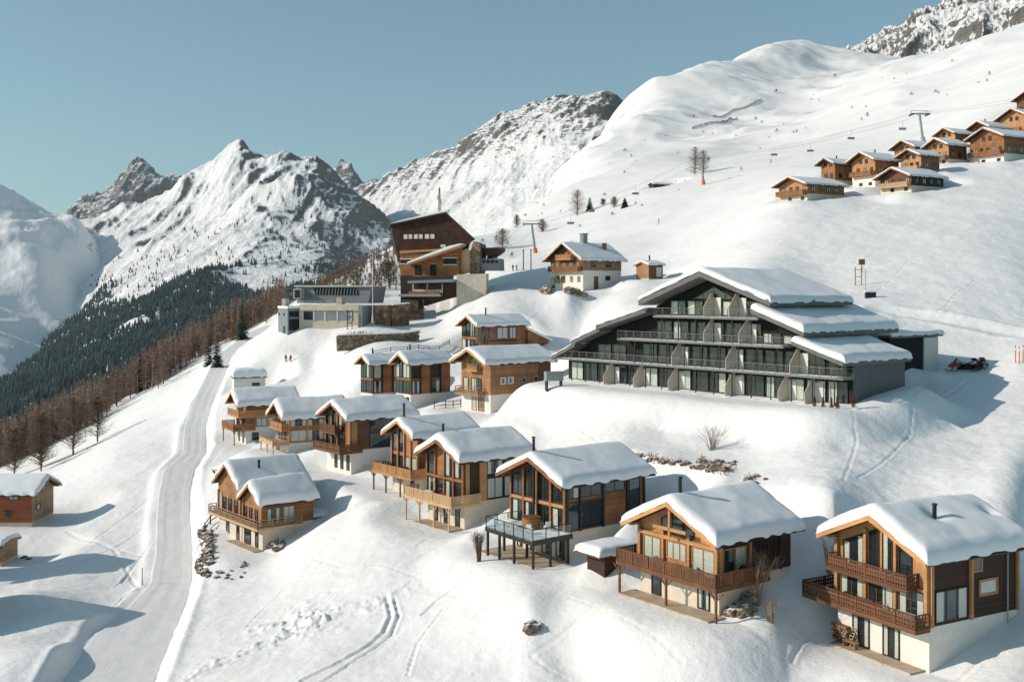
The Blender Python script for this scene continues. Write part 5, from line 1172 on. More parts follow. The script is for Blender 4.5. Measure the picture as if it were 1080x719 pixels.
LB = 'bare reddish brown larch in the belt of trees under the snowfield edge on the left'; LG = 'larches in the belt under the snowfield edge'
lar = [make_tree('larch_tree', LB, 'tree', LG, 300+i, 13, 3.5, 320, 'larch_twigs', (0, 0, 0)) for i in range(5)]
used = set(); cnt = 0
edge = [(-40,520,262),(0,500,258),(50,478,270),(100,455,280),(150,425,296),(200,395,310),(240,370,322),(275,349,330),(300,340,335),(330,325,345)]
ex = np.array([p[0] for p in edge], float); ed = np.array([p[2] for p in edge], float)
R = random.Random(8); spots = []
while len(spots) < 285:
    px = R.uniform(-30, 292); d0 = np.interp(px, ex, ed); Y = d0*R.uniform(1.035, 1.62); u = (px-CX)/F_PX
    if any((u*Y-a)**2+(Y-b)**2 < 9 for a, b in spots): continue
    spots.append((u*Y, Y))
spots.sort(key=lambda s: s[1])
gzs = ground(np.array([s[0] for s in spots]), np.array([s[1] for s in spots]))
for i, (x, y) in enumerate(spots):
    k = i % 5; s = R.uniform(.5, .92)
    if i < 5: o = lar[i]; o.location = (x, y, gzs[i]-.2); o.scale = (s, s, s)
    else: place(lar[k], (x, y, gzs[i]-.2), R.random()*6.28, s)
# the lighter round trees near the lower left and the tan one by the spruces
tan = make_tree('deciduous_tree', 'pale tan bushy tree between dark spruces at the upper end of the snowfield edge', 'tree', None, 401, 10, 3.2, 330, 'larch_tan', on(231, 372)+Vector((0, 16, -2)), conic=False)
for i, (px, py, d, s) in enumerate(((60, 492, 24, 1.15), (30, 500, 22, 1.1), (84, 478, 26, .95), (44, 498, 15, .9), (10, 505, 18, 1.0))):
    q = on(px, py+6); o = make_tree('deciduous_tree', 'bushy olive brown bare tree in the group at the lower end of the snowfield edge', 'tree', 'bushy bare trees at the lower end of the snowfield edge', 410+i, 11*s, 4.2*s, 330, 'shrub_twigs', (q.x*1.07, q.y+d, gz(q.x*1.07, q.y+d)-.3), conic=False)
for i, (px, py, h, dd, lb) in enumerate(((222, 388, 9, 6, 'dark spruce standing at the upper end of the snowfield edge beside the tan tree'), (238, 368, 12, 18, 'tall dark spruce behind the tan tree at the top of the piste'), (134, 420, 13, 12, 'dark spruce among bare larches at the middle of the snowfield edge'), (205, 395, 8, 14, 'small dark spruce in the larch belt left of the piste top'))):
    q = on(px, py+4); make_spruce(lb, None, 500+i, h, h*.24, (q.x, q.y+dd, gz(q.x, q.y+dd)-.3))
# the far forests on the massif: nobody could count them
def forest(name, n, seed, region, mat, h0, h1, wr, T, amp_fn, nsides=5):
    R = np.random.default_rng(seed); X, Y, H = region(R, n); Z = amp_fn(X, Y); n = len(X)
    hs = R.uniform(h0, h1, n)*H; r = hs*wr*R.uniform(.8, 1.2, n); ang = R.uniform(0, 6.28, n)
    V = np.zeros((n, 2*nsides+2, 3)); k = np.arange(nsides)*2*PI/nsides
    for j in range(nsides):
        V[:, j, 0] = X+r*np.cos(k[j]+ang); V[:, j, 1] = Y+r*np.sin(k[j]+ang); V[:, j, 2] = Z+hs*.08
        V[:, nsides+j, 0] = X+r*.62*np.cos(k[j]+ang+.6); V[:, nsides+j, 1] = Y+r*.62*np.sin(k[j]+ang+.6); V[:, nsides+j, 2] = Z+hs*.45
    V[:, 2*nsides] = np.stack([X, Y, Z+hs*.66], 1); V[:, 2*nsides+1] = np.stack([X+R.normal(0, .3, n), Y, Z+hs], 1)
    f = []
    for j in range(nsides): f += [(j, (j+1) % nsides, 2*nsides), (nsides+j, nsides+(j+1) % nsides, 2*nsides+1)]
    f = np.array(f); Fq = (f[None]+(np.arange(n)*(2*nsides+2))[:, None, None]).reshape(-1, 3).astype(np.int32); co = V.reshape(-1, 3).astype(np.float32)
    me = bpy.data.meshes.new(name); me.vertices.add(len(co)); me.vertices.foreach_set('co', co.ravel()); me.loops.add(Fq.size); me.loops.foreach_set('vertex_index', Fq.ravel()); me.polygons.add(len(Fq)); me.polygons.foreach_set('loop_start', np.arange(0, Fq.size, 3, dtype=np.int32)); me.update(calc_edges=True); me.materials.append(MATS[mat])
    o = bpy.data.objects.new(name, me); COL.objects.link(o); o['kind'] = 'stuff'; return o
# height lookup on the built massif
mv = np.zeros(len(mas.data.vertices)*3, np.float32); mas.data.vertices.foreach_get('co', mv); mv = mv.reshape(560, 640, 3)
_us = np.linspace((-190-CX)/F_PX, (560-CX)/F_PX, 640); _vs = np.linspace(math.log(1420), math.log(6600), 560)
def mas_z(X, Y):
    i = np.clip(np.interp(np.log(Y), _vs, np.arange(560)), 0, 558.99); j = np.clip(np.interp(X/Y, _us, np.arange(640)), 0, 638.99)
    i0 = i.astype(int); j0 = j.astype(int); fi = i-i0; fj = j-j0; Zm = mv[:, :, 2]
    return (Zm[i0, j0]*(1-fi)+Zm[i0+1, j0]*fi)*(1-fj)+(Zm[i0, j0+1]*(1-fi)+Zm[i0+1, j0+1]*fi)*fj
def reg_spruce(R, n):
    out = []
    u = R.uniform((-40-CX)/F_PX, (455-CX)/F_PX, n*8); Y = np.exp(R.uniform(math.log(1500), math.log(4200), n*8)); X = u*Y; z = mas_z(X, Y)
    px = u*F_PX+CX; line = np.interp(px, [-40, 0, 60, 120, 190, 230, 270, 330, 420, 460], [-190, -150, -85, -25, 22, 45, 55, 60, 40, 0])+fbm(X/260, Y/260, 4, 131)*95
    dens = sstep(35, -35, z-line); sparse = sstep(330, -10, z-line)*.16*(pnoise(X/95, Y/95, 133) > .05)*(px > 95); gaps = sstep(.34, .14, pnoise(X/120, Y/300, 137))
    z = TM(X, Y)
    dens = sstep(30, -30, z-line+18*pnoise(X/150, Y/150, 139))
    k = R.random(len(u)) < np.maximum(dens*(.85+.15*gaps), sparse*.8); return X[k][:n], Y[k][:n], np.where(dens[k][:n] > .5, 1., .72)
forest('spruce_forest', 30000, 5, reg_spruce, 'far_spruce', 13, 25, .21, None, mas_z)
def reg_larch(R, n):
    u = R.uniform((-60-CX)/F_PX, (300-CX)/F_PX, n*4); d0 = np.interp(u*F_PX+CX, ex, ed); Y = d0*np.exp(R.uniform(math.log(1.08), math.log(2.0), n*4)); X = u*Y; k = pnoise(X/22, Y/22, 141) > -.25
    return X[k][:n], Y[k][:n], np.ones(k.sum())[:n]
def stick_forest(name, n, seed, mat):
    R = np.random.default_rng(seed); X, Y, H = reg_larch(R, n); Z = ground(X, Y, False); m = MB(); rr = random.Random(seed)
    for x, y, z in zip(X, Y, Z):
        h = rr.uniform(7, 13); m.tube((x, y, z-1), (x, y, z+h), .16, .03, n=4, cap=False)
        for i in range(34):
            t = rr.uniform(.15, 1); a = rr.random()*6.28; L = 2.9*(1-t)**.7+.2; p = Vector((x, y, z+h*t)); q = p+Vector((math.cos(a), math.sin(a), rr.uniform(-.1, .4)))*L; s = Vector((-math.sin(a), math.cos(a), .4))*.17; m.add([p-s, p+s, q], [(0,1,2)])
    o = m.build(name, mat, None, recalc=False); o['kind'] = 'stuff'; return o
stick_forest('larch_forest', 5200, 6, 'larch_twigs')
# scrub wood below the station and beside the huge timber building
def reg_scrub():
    rr = random.Random(15); m = MB()
    for i in range(330):
        px = rr.uniform(335, 432); Y = rr.uniform(295, 420); x = (px-CX)/F_PX*Y
        z = gz2(x, Y); h = rr.uniform(2.5, 7)
        for j in range(34):
            t = rr.uniform(.0, .75); a = rr.random()*6.28; L = h*.34*(1-t*.6); p = Vector((x, Y, z+h*t*.9)); q = p+Vector((math.cos(a)*.7, math.sin(a)*.7, rr.uniform(.3, 1)))*L; s = Vector((-math.sin(a), math.cos(a), .3))*.11; m.add([p-s, p+s, q], [(0,1,2)])
    o = m.build('scrub_wood', 'shrub_twigs', None, recalc=False); o['kind'] = 'stuff'
def gz2(x, y): return float(ground(np.array([x]), np.array([y]), False)[0])
reg_scrub()
# single trees on the open slope
def slope_tree(px, py, h, sp, lab, mat='larch_twigs', n=260, conic=False, **kw):
    q = on(px, py, -.2, 100, 1500); s = q.y/1157; return make_tree('larch_tree', lab, 'tree', kw.pop('group', None), int(px*7+py), h*s*1.25, sp*s*1.35, n, mat, q, conic=conic, t0=.05, tw=.055*max(1, s*2.4), **kw)
slope_tree(609, 227, 21, 10, 'round bare brown larch left of a small dark spruce on the open slope')
slope_tree(648, 219, 9, 5, 'little bare bush-like larch right of the small spruce pair on the open slope'); slope_tree(636, 217, 6, 3.5, 'tiny bare larch between the round larch and the little one on the open slope')
slope_tree(530, 262, 17, 9, 'bushy bare larch just right of the huge timber building'); slope_tree(545, 240, 11, 5, 'thin bare tree on the slope behind the huge timber building, above the first lift pylon'); slope_tree(572, 245, 11, 6, 'bare shrubby tree beside the first chairlift pylon')
slope_tree(733, 184, 23, 9, 'tall bare larch pair left of the middle chairlift pylon'); slope_tree(742, 183, 20, 8, 'bare larch directly behind the middle chairlift pylon')
slope_tree(410, 300, 20, 12, 'bare brown tree at the left corner of the huge timber building', 'shrub_twigs')
for i, (px, py, h, lab) in enumerate(((622, 222, 5.5, 'small dark spruce beside the round bare larch on the open slope'), (659, 219, 4, 'smallest dark spruce on the open slope, right of the little bare larch'))):
    q = on(px, py, -.2, 100, 1500); make_spruce(lab, None, 530+i, h*q.y/480*1.15, 2.2, q)
# scattered alpine shrubs on the far slope: one label, they look alike
shp = [cone_shrub_mesh(60+i, 2.4, 1.9).build('shrub', 'shrub_twigs', None, recalc=False) for i in range(3)]
R = random.Random(33); k = 0
for i in range(64):
    px = R.uniform(500, 1060); ymax = np.interp(px, [500, 560, 640, 700, 800, 900, 1080], [300, 262, 240, 220, 175, 135, 80]); ymin = np.interp(px, [500, 580, 640, 680, 830, 1080], [258, 200, 150, 120, 85, 50]); py = R.uniform(ymin+4, ymax)
    q = on(px, py, 0, 250, 2600); 
    if q.y > 2000: continue
    o = shp[k] if k < 3 else shp[k % 3].copy()
    if k >= 3: COL.objects.link(o)
    o.location = q; s = R.uniform(.5, 1.3)*max(.8, q.y/650); o.scale = (s*R.uniform(.8, 1.6), s, s*R.uniform(.5, .9)); tag(o, 'small dark wind-bent shrub poking out of the snow on the far open slope', 'shrub', 'alpine shrubs on the far open slope'); k += 1
# leafless bushes near the chalets
def bush(px, py, h, r, n, lab, mat='shrub_twigs', tw=.016, loc=None, spreadup=.9):
    q = loc if loc is not None else on(px, py); R = random.Random(int(px+py)); st = MB(); tg = MB()
    for i in range(n):
        a = R.random()*6.28; rr = r*R.uniform(.15, 1); p = Vector((R.uniform(-.2, .2)*r, R.uniform(-.2, .2)*r, -.3)); c = Vector((math.cos(a)*rr*.5, math.sin(a)*rr*.5, h*R.uniform(.35, .6))); e = Vector((math.cos(a)*rr, math.sin(a)*rr, h*R.uniform(.7, 1.05)*spreadup))
        st.tube(p, c, tw*1.7, tw*1.2, n=4, cap=False); st.tube(c, e, tw*1.2, tw*.5, n=4, cap=False)
        for j in range(5):
            o = c.lerp(e, R.uniform(0, .9)); d = Vector((R.uniform(-1, 1), R.uniform(-1, 1), R.uniform(.2, 1.2))).normalized(); f = o+d*h*R.uniform(.12, .3); s = d.cross(Vector((R.uniform(-1,1), 1, .3))).normalized()*tw*.8; tg.add([o-s, o+s, f], [(0,1,2)])
    t = thing('leafless_bush', lab, 'bush', q); st.build('stem', mat, t, recalc=False); tg.build('twigs', mat, t, recalc=False); return t
bush(797, 636, 4.6, 2.2, 40, 'tall leafless pale bush in front of the right corner of the orange gabled chalet', 'cane', .013)
bush(812, 655, 2.0, 1.4, 20, 'low leafless bush at the foot of the tall pale one', 'cane', .016)
bush(750, 474, 3.0, 2.4, 30, 'leafless bush leaning from the snow bank above the road', 'shrub_twigs', .014)
bush(505, 592, 3.2, .9, 44, 'narrow dark brown bush at the left corner of the glass deck', 'bark', .018)
bush(874, 606, 3.6, 1.0, 10, 'thin bare sapling at the left end of the nearest chalet deck', 'cane', .02)
bush(229, 503, 1.5, 1.3, 26, 'small brown bush left of the twin gabled chalet beside the piste', 'shrub_red', .03)
bush(510, 372, 4.2, 2.6, 40, 'bare bush in front of the slim front windows of the rust chalet with garage wing', 'shrub_twigs', .05)
bush(378, 362, 3.0, 3.6, 40, 'reddish bush by the left end of the dry stone wall', 'shrub_red', .05)

# ================================================================ rocks
def rock_mesh(seed, name='boulder'):
    import bmesh
    bm = bmesh.new(); bmesh.ops.create_icosphere(bm, subdivisions=3, radius=1.0); R = random.Random(seed); off = Vector((R.uniform(0, 50), R.uniform(0, 50), R.uniform(0, 50)))
    from mathutils import noise as mn
    for v in bm.verts:
        n = mn.noise(v.co*1.1+off)*.45+mn.noise(v.co*2.7+off)*.22+mn.cell(v.co*2.2+off)*.12; v.co *= 1+n; v.co.z *= .72
    me = bpy.data.meshes.new(name); bm.to_mesh(me); bm.free(); me.materials.append(MATS['boulder']); return me
RM = [rock_mesh(i) for i in range(7)]
def rocks(spots, label, group, seed):
    R = random.Random(seed)
    for (px, py, s) in spots:
        o = bpy.data.objects.new('boulder', RM[R.randrange(7)]); COL.objects.link(o); q = on(px, py); o.location = q+Vector((0, 0, s*.1)); o.rotation_euler = (R.uniform(-.3, .3), R.uniform(-.3, .3), R.random()*6.28); o.scale = (s*R.uniform(.8, 1.3), s*R.uniform(.8, 1.2), s*R.uniform(.8, 1.1)); tag(o, label, 'boulder', group)
R = random.Random(4)
rocks([(672+i*5.2+R.uniform(-2, 2), 482+i*.95+R.uniform(-2, 2.5), R.uniform(.22, .45)) for i in range(14)], 'brown boulder in the rock band behind the glass deck chalet', 'boulders in the left rock band of the bank', 5)
rocks([(738+R.uniform(0, 36), 489+R.uniform(-4, 8), R.uniform(.22, .5)) for i in range(24)], 'brown boulder in the heap of rocks below the leaning bush on the bank', 'boulders in the heap below the leaning bush', 6)
rocks([(790+R.uniform(-4, 22), 505+R.uniform(-4, 6), R.uniform(.25, .5)) for i in range(5)], 'small dark boulder sticking out of the bank behind the orange gabled chalet', 'small boulders right of the rock heap', 7)
rocks([(215+R.uniform(-4, 5)+(610-y)*.06, y, R.uniform(.3, .75)) for y in np.linspace(556, 608, 24)], 'snow dusted boulder in the rocky edge between piste and twin gabled chalet', 'boulders of the rocky edge beside the piste', 8)
rocks([(228+R.uniform(0, 34), 592+R.uniform(0, 20), R.uniform(.15, .35)) for i in range(14)], 'small boulder in the loose scatter in front of the twin gabled chalet', 'scattered boulders in front of the twin gabled chalet', 9)
rocks([(287+R.uniform(-4, 12), 572+R.uniform(-9, 7), R.uniform(.5, 1.0)) for i in range(12)], 'pale boulder stacked against the right basement corner of the twin gabled chalet', 'boulders at the right corner of the twin gabled chalet', 10)
rocks([(776+R.uniform(-4, 16), 640+R.uniform(-12, 10), R.uniform(.35, .75)) for i in range(15)], 'boulder in the rock pile at the right basement corner of the orange gabled chalet', 'boulders at the orange gabled chalet corner', 11)
rocks([(562, 663, .75)], 'single square dark rock with snow cap on the open snow in the foreground', None, 12)
rocks([(578, 308, 1.6), (603, 309, 1.9), (612, 311, 1.3)], 'brown boulder at the foot of the white farmhouse front wall', 'boulders at the farmhouse foot', 13)
rocks([(25, 588, .5), (14, 585, .4), (30, 590, .35)], 'little rock in the snow in front of the low shed at the left edge', 'little rocks before the low shed', 14)

def tufts(spots, seed):
    R = random.Random(seed); m = MB(); o0 = on(*spots[0][:2])
    for px, py, sx, sy, n in spots:
        for i in range(n):
            q = on(px+R.gauss(0, sx), py+R.gauss(0, sy))-o0
            for j in range(5):
                a = R.random()*6.28; h = R.uniform(.2, .6); d = Vector((math.cos(a)*.6, math.sin(a)*.6, 1))*h; s = Vector((-math.sin(a), math.cos(a), 0))*.035; m.add([q-s-Vector((0, 0, .1)), q+s-Vector((0, 0, .1)), q+d], [(0,1,2)])
    o = m.build('dry_grass', 'dry_grass_blades', None, recalc=False); o.location = o0; o['kind'] = 'stuff'
tufts([(752, 494, 7, 2.5, 70), (766, 497, 6, 2, 40), (700, 487, 12, 1.6, 40), (684, 482, 7, 1.5, 25), (742, 486, 3, 4, 14), (212, 580, 2.5, 14, 40), (793, 505, 6, 1.5, 14)], 77)
# ================================================================ chairlift
def pylon(px, py, hpx, lean, lab, basemat='paint_orange', Yy=None):
    q = on(px, py, -.3, 200, 1500) if Yy is None else at(px, py, Yy); h = hpx*q.y/1157; t = thing('lift_pylon', lab, 'lift pylon', q)
    a = Vector((lean*h, 0, h)); m = MB(); m.tube((0, 0, -1), a, .55, .38, n=10); m.build('mast', 'metal_grey', t)
    m = MB(); m.tube(Vector((lean*.3, 0, .3)), a*.2, .8, .75, n=10); m.build('padding', basemat, t)
    m = MB(); m.bar(a+Vector((-3.2, 0, .2)), a+Vector((3.2, 0, .2)), .4, .5); m.bar(a+Vector((-3, 0, 1.3)), a+Vector((3, 0, 1.3)), .15); 
    for s in (-3, 3): m.bar(a+Vector((s, 0, .2)), a+Vector((s, 0, 1.4)), .16)
    m.build('crossarm', 'metal_grey', t)
    for s in (-2.9, 2.9):
        m = MB(); m.bar(a+Vector((s, -2.4, -.2)), a+Vector((s, 2.4, -.2)), .25, .35)
        for i in range(5): m.tube(a+Vector((s-.12, -2+i, -.05)), a+Vector((s+.12, -2+i, -.05)), .32, n=8)
        m.build('sheave_train', 'metal_dark', t)
    return t, q+a
P1_, c1 = pylon(565, 267, 31, -.13, 'grey chairlift pylon leaning left with red padded foot, lowest of the three near the farmhouse')
P2_, c2 = pylon(742, 195, 28, -.07, 'grey chairlift pylon with orange foot beside the bare larches, middle of the three')
P3_, c3 = pylon(974, 150, 30, -.14, 'grey chairlift pylon standing behind the hillside hamlet, rightmost of the three', 'metal_grey')
P4 = c1+(c1-c2)*.35+Vector((0, 0, -6)); P5 = c3+(c3-c2)*.9
for s in (-2.9, 2.9):
    m = MB(); pts = []
    for a, b in ((P4, c1), (c1, c2), (c2, c3), (c3, P5)):
        for i in range(10): t = i/10; p = a.lerp(b, t); pts.append(p+Vector((s, 0, .3-4.5*4*t*(1-t)*.5)))
    o0 = pts[0]
    for i in range(len(pts)-1): m.tube(pts[i]-o0, pts[i+1]-o0, .028, n=4, cap=False)
    o = m.build('lift_cable', 'metal_dark', None); o.location = o0; tag(o, 'thin steel chairlift rope strung over the pylons, on the %s' % ('downhill left side' if s < 0 else 'uphill right side'), 'cable')
def chair_lift(loc, lab, proto=[None]):
    if proto[0] is None:
        t = thing('lift_chair', lab, 'chairlift chair', loc, 0, 'chairs on the chairlift')
        m = MB(); m.tube((0, 0, 0), (0, .3, -1.6), .06, n=6); m.tube((0, .3, -1.6), (0, 0, -2.6), .06, n=6); m.build('hanger', 'metal_grey', t)
        m = MB(); m.box((-1.2, -.1, -3.3), (1.2, .5, -3.15)); m.build('seat', 'metal_grey', t)
        m = MB(); m.box((-1.2, .46, -3.1), (1.2, .56, -2.4)); m.build('backrest', 'metal_grey', t)
        m = MB(); 
        for s in (-1.25, 1.25): m.bar((s, .5, -2.5), (s, -.4, -2.9), .08); m.bar((s, .5, -3.2), (s, .5, -2.4), .08)
        m.bar((-1.25, .3, -2.6), (1.25, .3, -2.6), .09); m.build('frame', 'metal_grey', t)
        proto[0] = t
    else:
        t = copy_tree(proto[0]); t.location = loc; t['label'] = lab
    return t
def cab(a, b, t, s): p = a.lerp(b, t); return p+Vector((s, 0, .3-9*t*(1-t)))
for a, b, t, s, lab in ((c1, c2, .16, 2.9, 'empty lift chair hanging closest to the lowest pylon'), (c1, c2, .62, -2.9, 'empty lift chair hanging half way to the middle pylon, above the log hut'), (c1, c2, .36, -2.9, 'empty lift chair hanging above the round bare larch'),
      (c2, c3, .40, -2.9, 'empty lift chair over the open slope left of the hamlet, lower rope'), (c2, c3, .50, 2.9, 'empty lift chair over the open slope left of the hamlet, higher rope'), (c2, c3, .75, -2.9, 'empty lift chair right above the lowest hamlet roofs'), (c2, c3, .90, 2.9, 'empty lift chair closest to the rightmost pylon')):
    chair_lift(cab(a, b, t, s), lab)
# cable car ropes running from the big timber building down across the valley
for k in range(2):
    a = at(418, 258+k*5, 278); b = at(190, 318+k*9, 1300); m = MB(); pts = [a.lerp(b, i/24)+Vector((0, 0, -70*4*(i/24)*(1-i/24)*.16)) for i in range(25)]
    for i in range(24): m.tube(pts[i]-a, pts[i+1]-a, .10, .2+.0*i, n=4, cap=False)
    o = m.build('cable_car_rope', 'metal_dark', None); o.location = a; tag(o, '%s of the two cable car ropes crossing the valley left of the timber building' % ('upper' if k == 0 else 'lower'), 'cable')
# snow fences on the dome
def snow_fence(pts, lab):
    q = [on(px, py, 0, 300, 2600) for px, py in pts]; o0 = q[0]; m = MB()
    for i in range(len(q)-1):
        d = q[i+1]-q[i]; n = max(2, int(d.length/9))
        for j in range(n):
            a = q[i]+d*j/n-o0; b = q[i]+d*(j+.8)/n-o0; a.z = gz2(a.x+o0.x, a.y+o0.y)-o0.z; b.z = gz2(b.x+o0.x, b.y+o0.y)-o0.z
            for h in (.7, 1.6, 2.5): m.bar(a+Vector((0,0,h)), b+Vector((0,0,h)), .12, .5)
            m.bar(a-Vector((0,0,.5)), a+Vector((0,0,3)), .25); m.bar(b-Vector((0,0,.5)), b+Vector((0,0,3)), .25)
    o = m.build('snow_fence', 'wood_dark', None); o.location = o0; tag(o, lab, 'fence'); return o
snow_fence([(752, 124), (775, 117), (804, 106)], 'upper wooden snow fence on the flank of the white dome'); snow_fence([(730, 137), (760, 131), (778, 126)], 'lower wooden snow fence on the flank of the white dome')

# ================================================================ people
def person(label, loc, rz, top='cloth_dark', legs='cloth_dark', pose='stand', skis=False, group=None):
    me = bpy.data.meshes.new('person'); st = .16 if pose == 'walk' else .09; kb = .25 if pose == 'ski' else 0
    V = [(0, 0, .95), (0, 0, 1.18), (0, .02, 1.40), (0, .03, 1.52), (0, .05, 1.64), (0, .06, 1.76), (.10, 0, .90), (.12, -.02+kb*.6, .50+kb*.1), (.12, st, .09), (.12, st+.14, .05), (-.10, 0, .90), (-.12, kb*.6, .50+kb*.1), (-.12, -st, .09), (-.12, -st+.14, .05), (.20, .02, 1.40), (.27, 0, 1.12), (.27, .16+kb*.5, .92+kb*.6), (-.20, .02, 1.40), (-.27, 0, 1.12), (-.27, .12+kb*.5, .92+kb*.6)]
    E = [(0,1),(1,2),(2,3),(3,4),(4,5),(0,6),(6,7),(7,8),(8,9),(0,10),(10,11),(11,12),(12,13),(2,14),(14,15),(15,16),(2,17),(17,18),(18,19)]
    RR = [.15, .145, .16, .06, .10, .085, .10, .075, .06, .05, .10, .075, .06, .05, .08, .06, .05, .08, .06, .05]
    me.from_pydata(V, E, []); o = bpy.data.objects.new('person', me); COL.objects.link(o)
    mod = o.modifiers.new('s', 'SKIN'); 
    for i, r in enumerate(RR): me.skin_vertices[0].data[i].radius = (r, r*(.72 if i < 3 else 1))
    me.skin_vertices[0].data[0].use_root = True
    o.modifiers.new('d', 'SUBSURF').levels = 1
    dg = bpy.context.evaluated_depsgraph_get(); m2 = bpy.data.meshes.new_from_object(o.evaluated_get(dg)); o.modifiers.clear(); o.data = m2
    m2.materials.clear()
    for m in (top, legs, 'skin', 'rubber'): m2.materials.append(MATS[m])
    for p in m2.polygons:
        c = p.center; p.material_index = 2 if (c.z > 1.5) else 3 if c.z < .13 else 1 if c.z < .93 and abs(c.x) < .22 else 0; p.use_smooth = True
    o.location = loc; o.rotation_euler = (0, 0, rz); tag(o, label, 'person', group)
    h = MB(); 
    for i in range(8):
        for j in range(4):
            pass
    import bmesh
    bm = bmesh.new(); bmesh.ops.create_uvsphere(bm, u_segments=10, v_segments=7, radius=.115); bmesh.ops.delete(bm, geom=[v for v in bm.verts if v.co.z < -.02 and v.co.y > -.02], context='VERTS')
    hm = bpy.data.meshes.new('hat'); bm.to_mesh(hm); bm.free(); hm.materials.append(MATS[top if top != 'cloth_dark' else 'hair_brown']); ho = bpy.data.objects.new('hat', hm); COL.objects.link(ho); ho.parent = o; ho.location = (0, .055, 1.74)
    if skis:
        for s in (-.12, .12):
            k = MB(); k.box((s-.045, -.75, -.01), (s+.045, .85, .02)); k.bar((s, .85, .005), (s, 1.0, .1), .08, .02); k.build('ski', 'paint_black', o)
        for s in (-.3, .3):
            k = MB(); k.tube((s, .2, 1.0), (s*1.3, -.15, .0), .012, n=5); k.build('ski_pole', 'metal_dark', o)
    return o
person('walker in dark clothes on the snow above the white hut', on(301.5, 383), .4, 'cloth_dark', 'cloth_dark', 'walk')
person('walker in a red jacket on the snow above the white hut', on(306.5, 382.5), .4, 'cloth_red', 'cloth_dark', 'walk')
person('standing person in dark clothes right of the grey kiosk, nearer to it', on(541, 286), 2.6, 'cloth_dark'); person('standing person in blue by the two posts right of the grey kiosk', on(545, 286), 2.2, 'cloth_blue')
person('lone skier in dark clothes crossing the slope above the farmhouse', on(695, 236, 0, 150, 900), 1.2, 'cloth_dark', 'cloth_dark', 'ski', True)
person('lone skier far up the slope left of the hamlet', on(813, 172, 0, 200, 1500), -1.2, 'cloth_dark', 'cloth_dark', 'ski', True)
for i, px in enumerate((552, 560)):
    o = MB().tube((0, 0, -.8), (0, 0, 5.0 if i == 0 else 5.4), .14, .12, n=8).tube((0, 0, 5.0), (0, 0, 5.5), .17, n=8).build('post', 'wood_dark', None); q = on(px, 285); o.location = q; o.name = 'wooden_pole'
    tag(o, '%s of two dark upright poles left of the white farmhouse' % ('left' if i == 0 else 'right'), 'pole')

# ================================================================ snowmobiles on the road by the apartment building
def snowmobile(loc, rz, body_mat, lab):
    t = thing('snowmobile', lab, 'snowmobile', loc, rz)
    m = MB(); m.prism([(-1.3, .18), (.2, .1), (.35, .35), (-.2, .5), (-1.2, .5), (-1.45, .38)], lambda a, b, d: (a, d, b), -.2, .2); m.build('track', 'rubber', t)
    m = MB(); m.prism([(-.1, .45), (1.15, .35), (1.3, .5), (.9, .85), (.35, 1.0), (-.05, .85)], lambda a, b, d: (a, d*(1 if a < .8 else .75), b), -.42, .42); hd = m.build('hood', body_mat, t)
    m = MB(); m.prism([(.42, 1.0), (.75, .9), (.35, 1.35), (.22, 1.3)], lambda a, b, d: (a, d, b), -.3, .3); m.build('windshield', 'cloth_dark', hd)
    m = MB(); m.prism([(-1.35, .52), (-.05, .52), (-.05, .86), (-.6, .8), (-1.3, .88)], lambda a, b, d: (a, d, b), -.24, .24); m.build('seat', 'cloth_dark', t)
    m = MB(); m.bar((.15, 0, .95), (.05, 0, 1.2), .06); m.bar((.05, -.38, 1.2), (.05, .38, 1.2), .05); m.build('handlebar', 'metal_dark', t)
    for s in (-.42, .42):
        m = MB(); m.box((.1, s-.09, .0), (1.35, s+.09, .035)); m.bar((1.35, s, .02), (1.6, s, .2), .18, .03); m.bar((.85, s, .04), (.75, s*.8, .5), .06); m.build('ski', 'metal_dark', t)
    m = MB(); m.box((-1.7, -.3, .75), (-1.25, .3, .98)); m.build('rack', 'metal_grey', t)
    return t
for px, py, Yy, rz, mt, lab in ((1012, 391, 0, 2.6, 'paint_red', 'red snowmobile parked at the corner of the dark apartment building'), (1025, 391, 0, .4, 'paint_black', 'black snowmobile in the middle of the three parked by the road'), (1034, 390, 0, .6, 'paint_black', 'black snowmobile farthest right of the three parked by the road')):
    q = on(px, py); o = snowmobile(q, rz, mt, lab); o.scale = (1.15, 1.15, 1.25)
for i, (px, py) in enumerate(((1071, 383), (1075, 384), (1079, 383))):
    q = on(px, py); o = MB().tube((0, 0, -.5), (0, 0, 2.4), .07, n=8).tube((0, 0, 1.7), (0, 0, 2.1), .075, n=8, mi=1).build('marker_pole', ['paint_orange', 'plaster_white']); o.location = q; tag(o, 'orange snow marker pole in the row at the right edge of the road', 'pole', 'orange marker poles at the right edge')
q = on(150, 617); t = thing('marker_pole', 'lone thin dark marker pole standing left of the grey piste', 'pole', q); MB().tube((0, 0, -.5), (0, 0, 2.1), .05, n=6).build('pole', 'wood_dark', t)
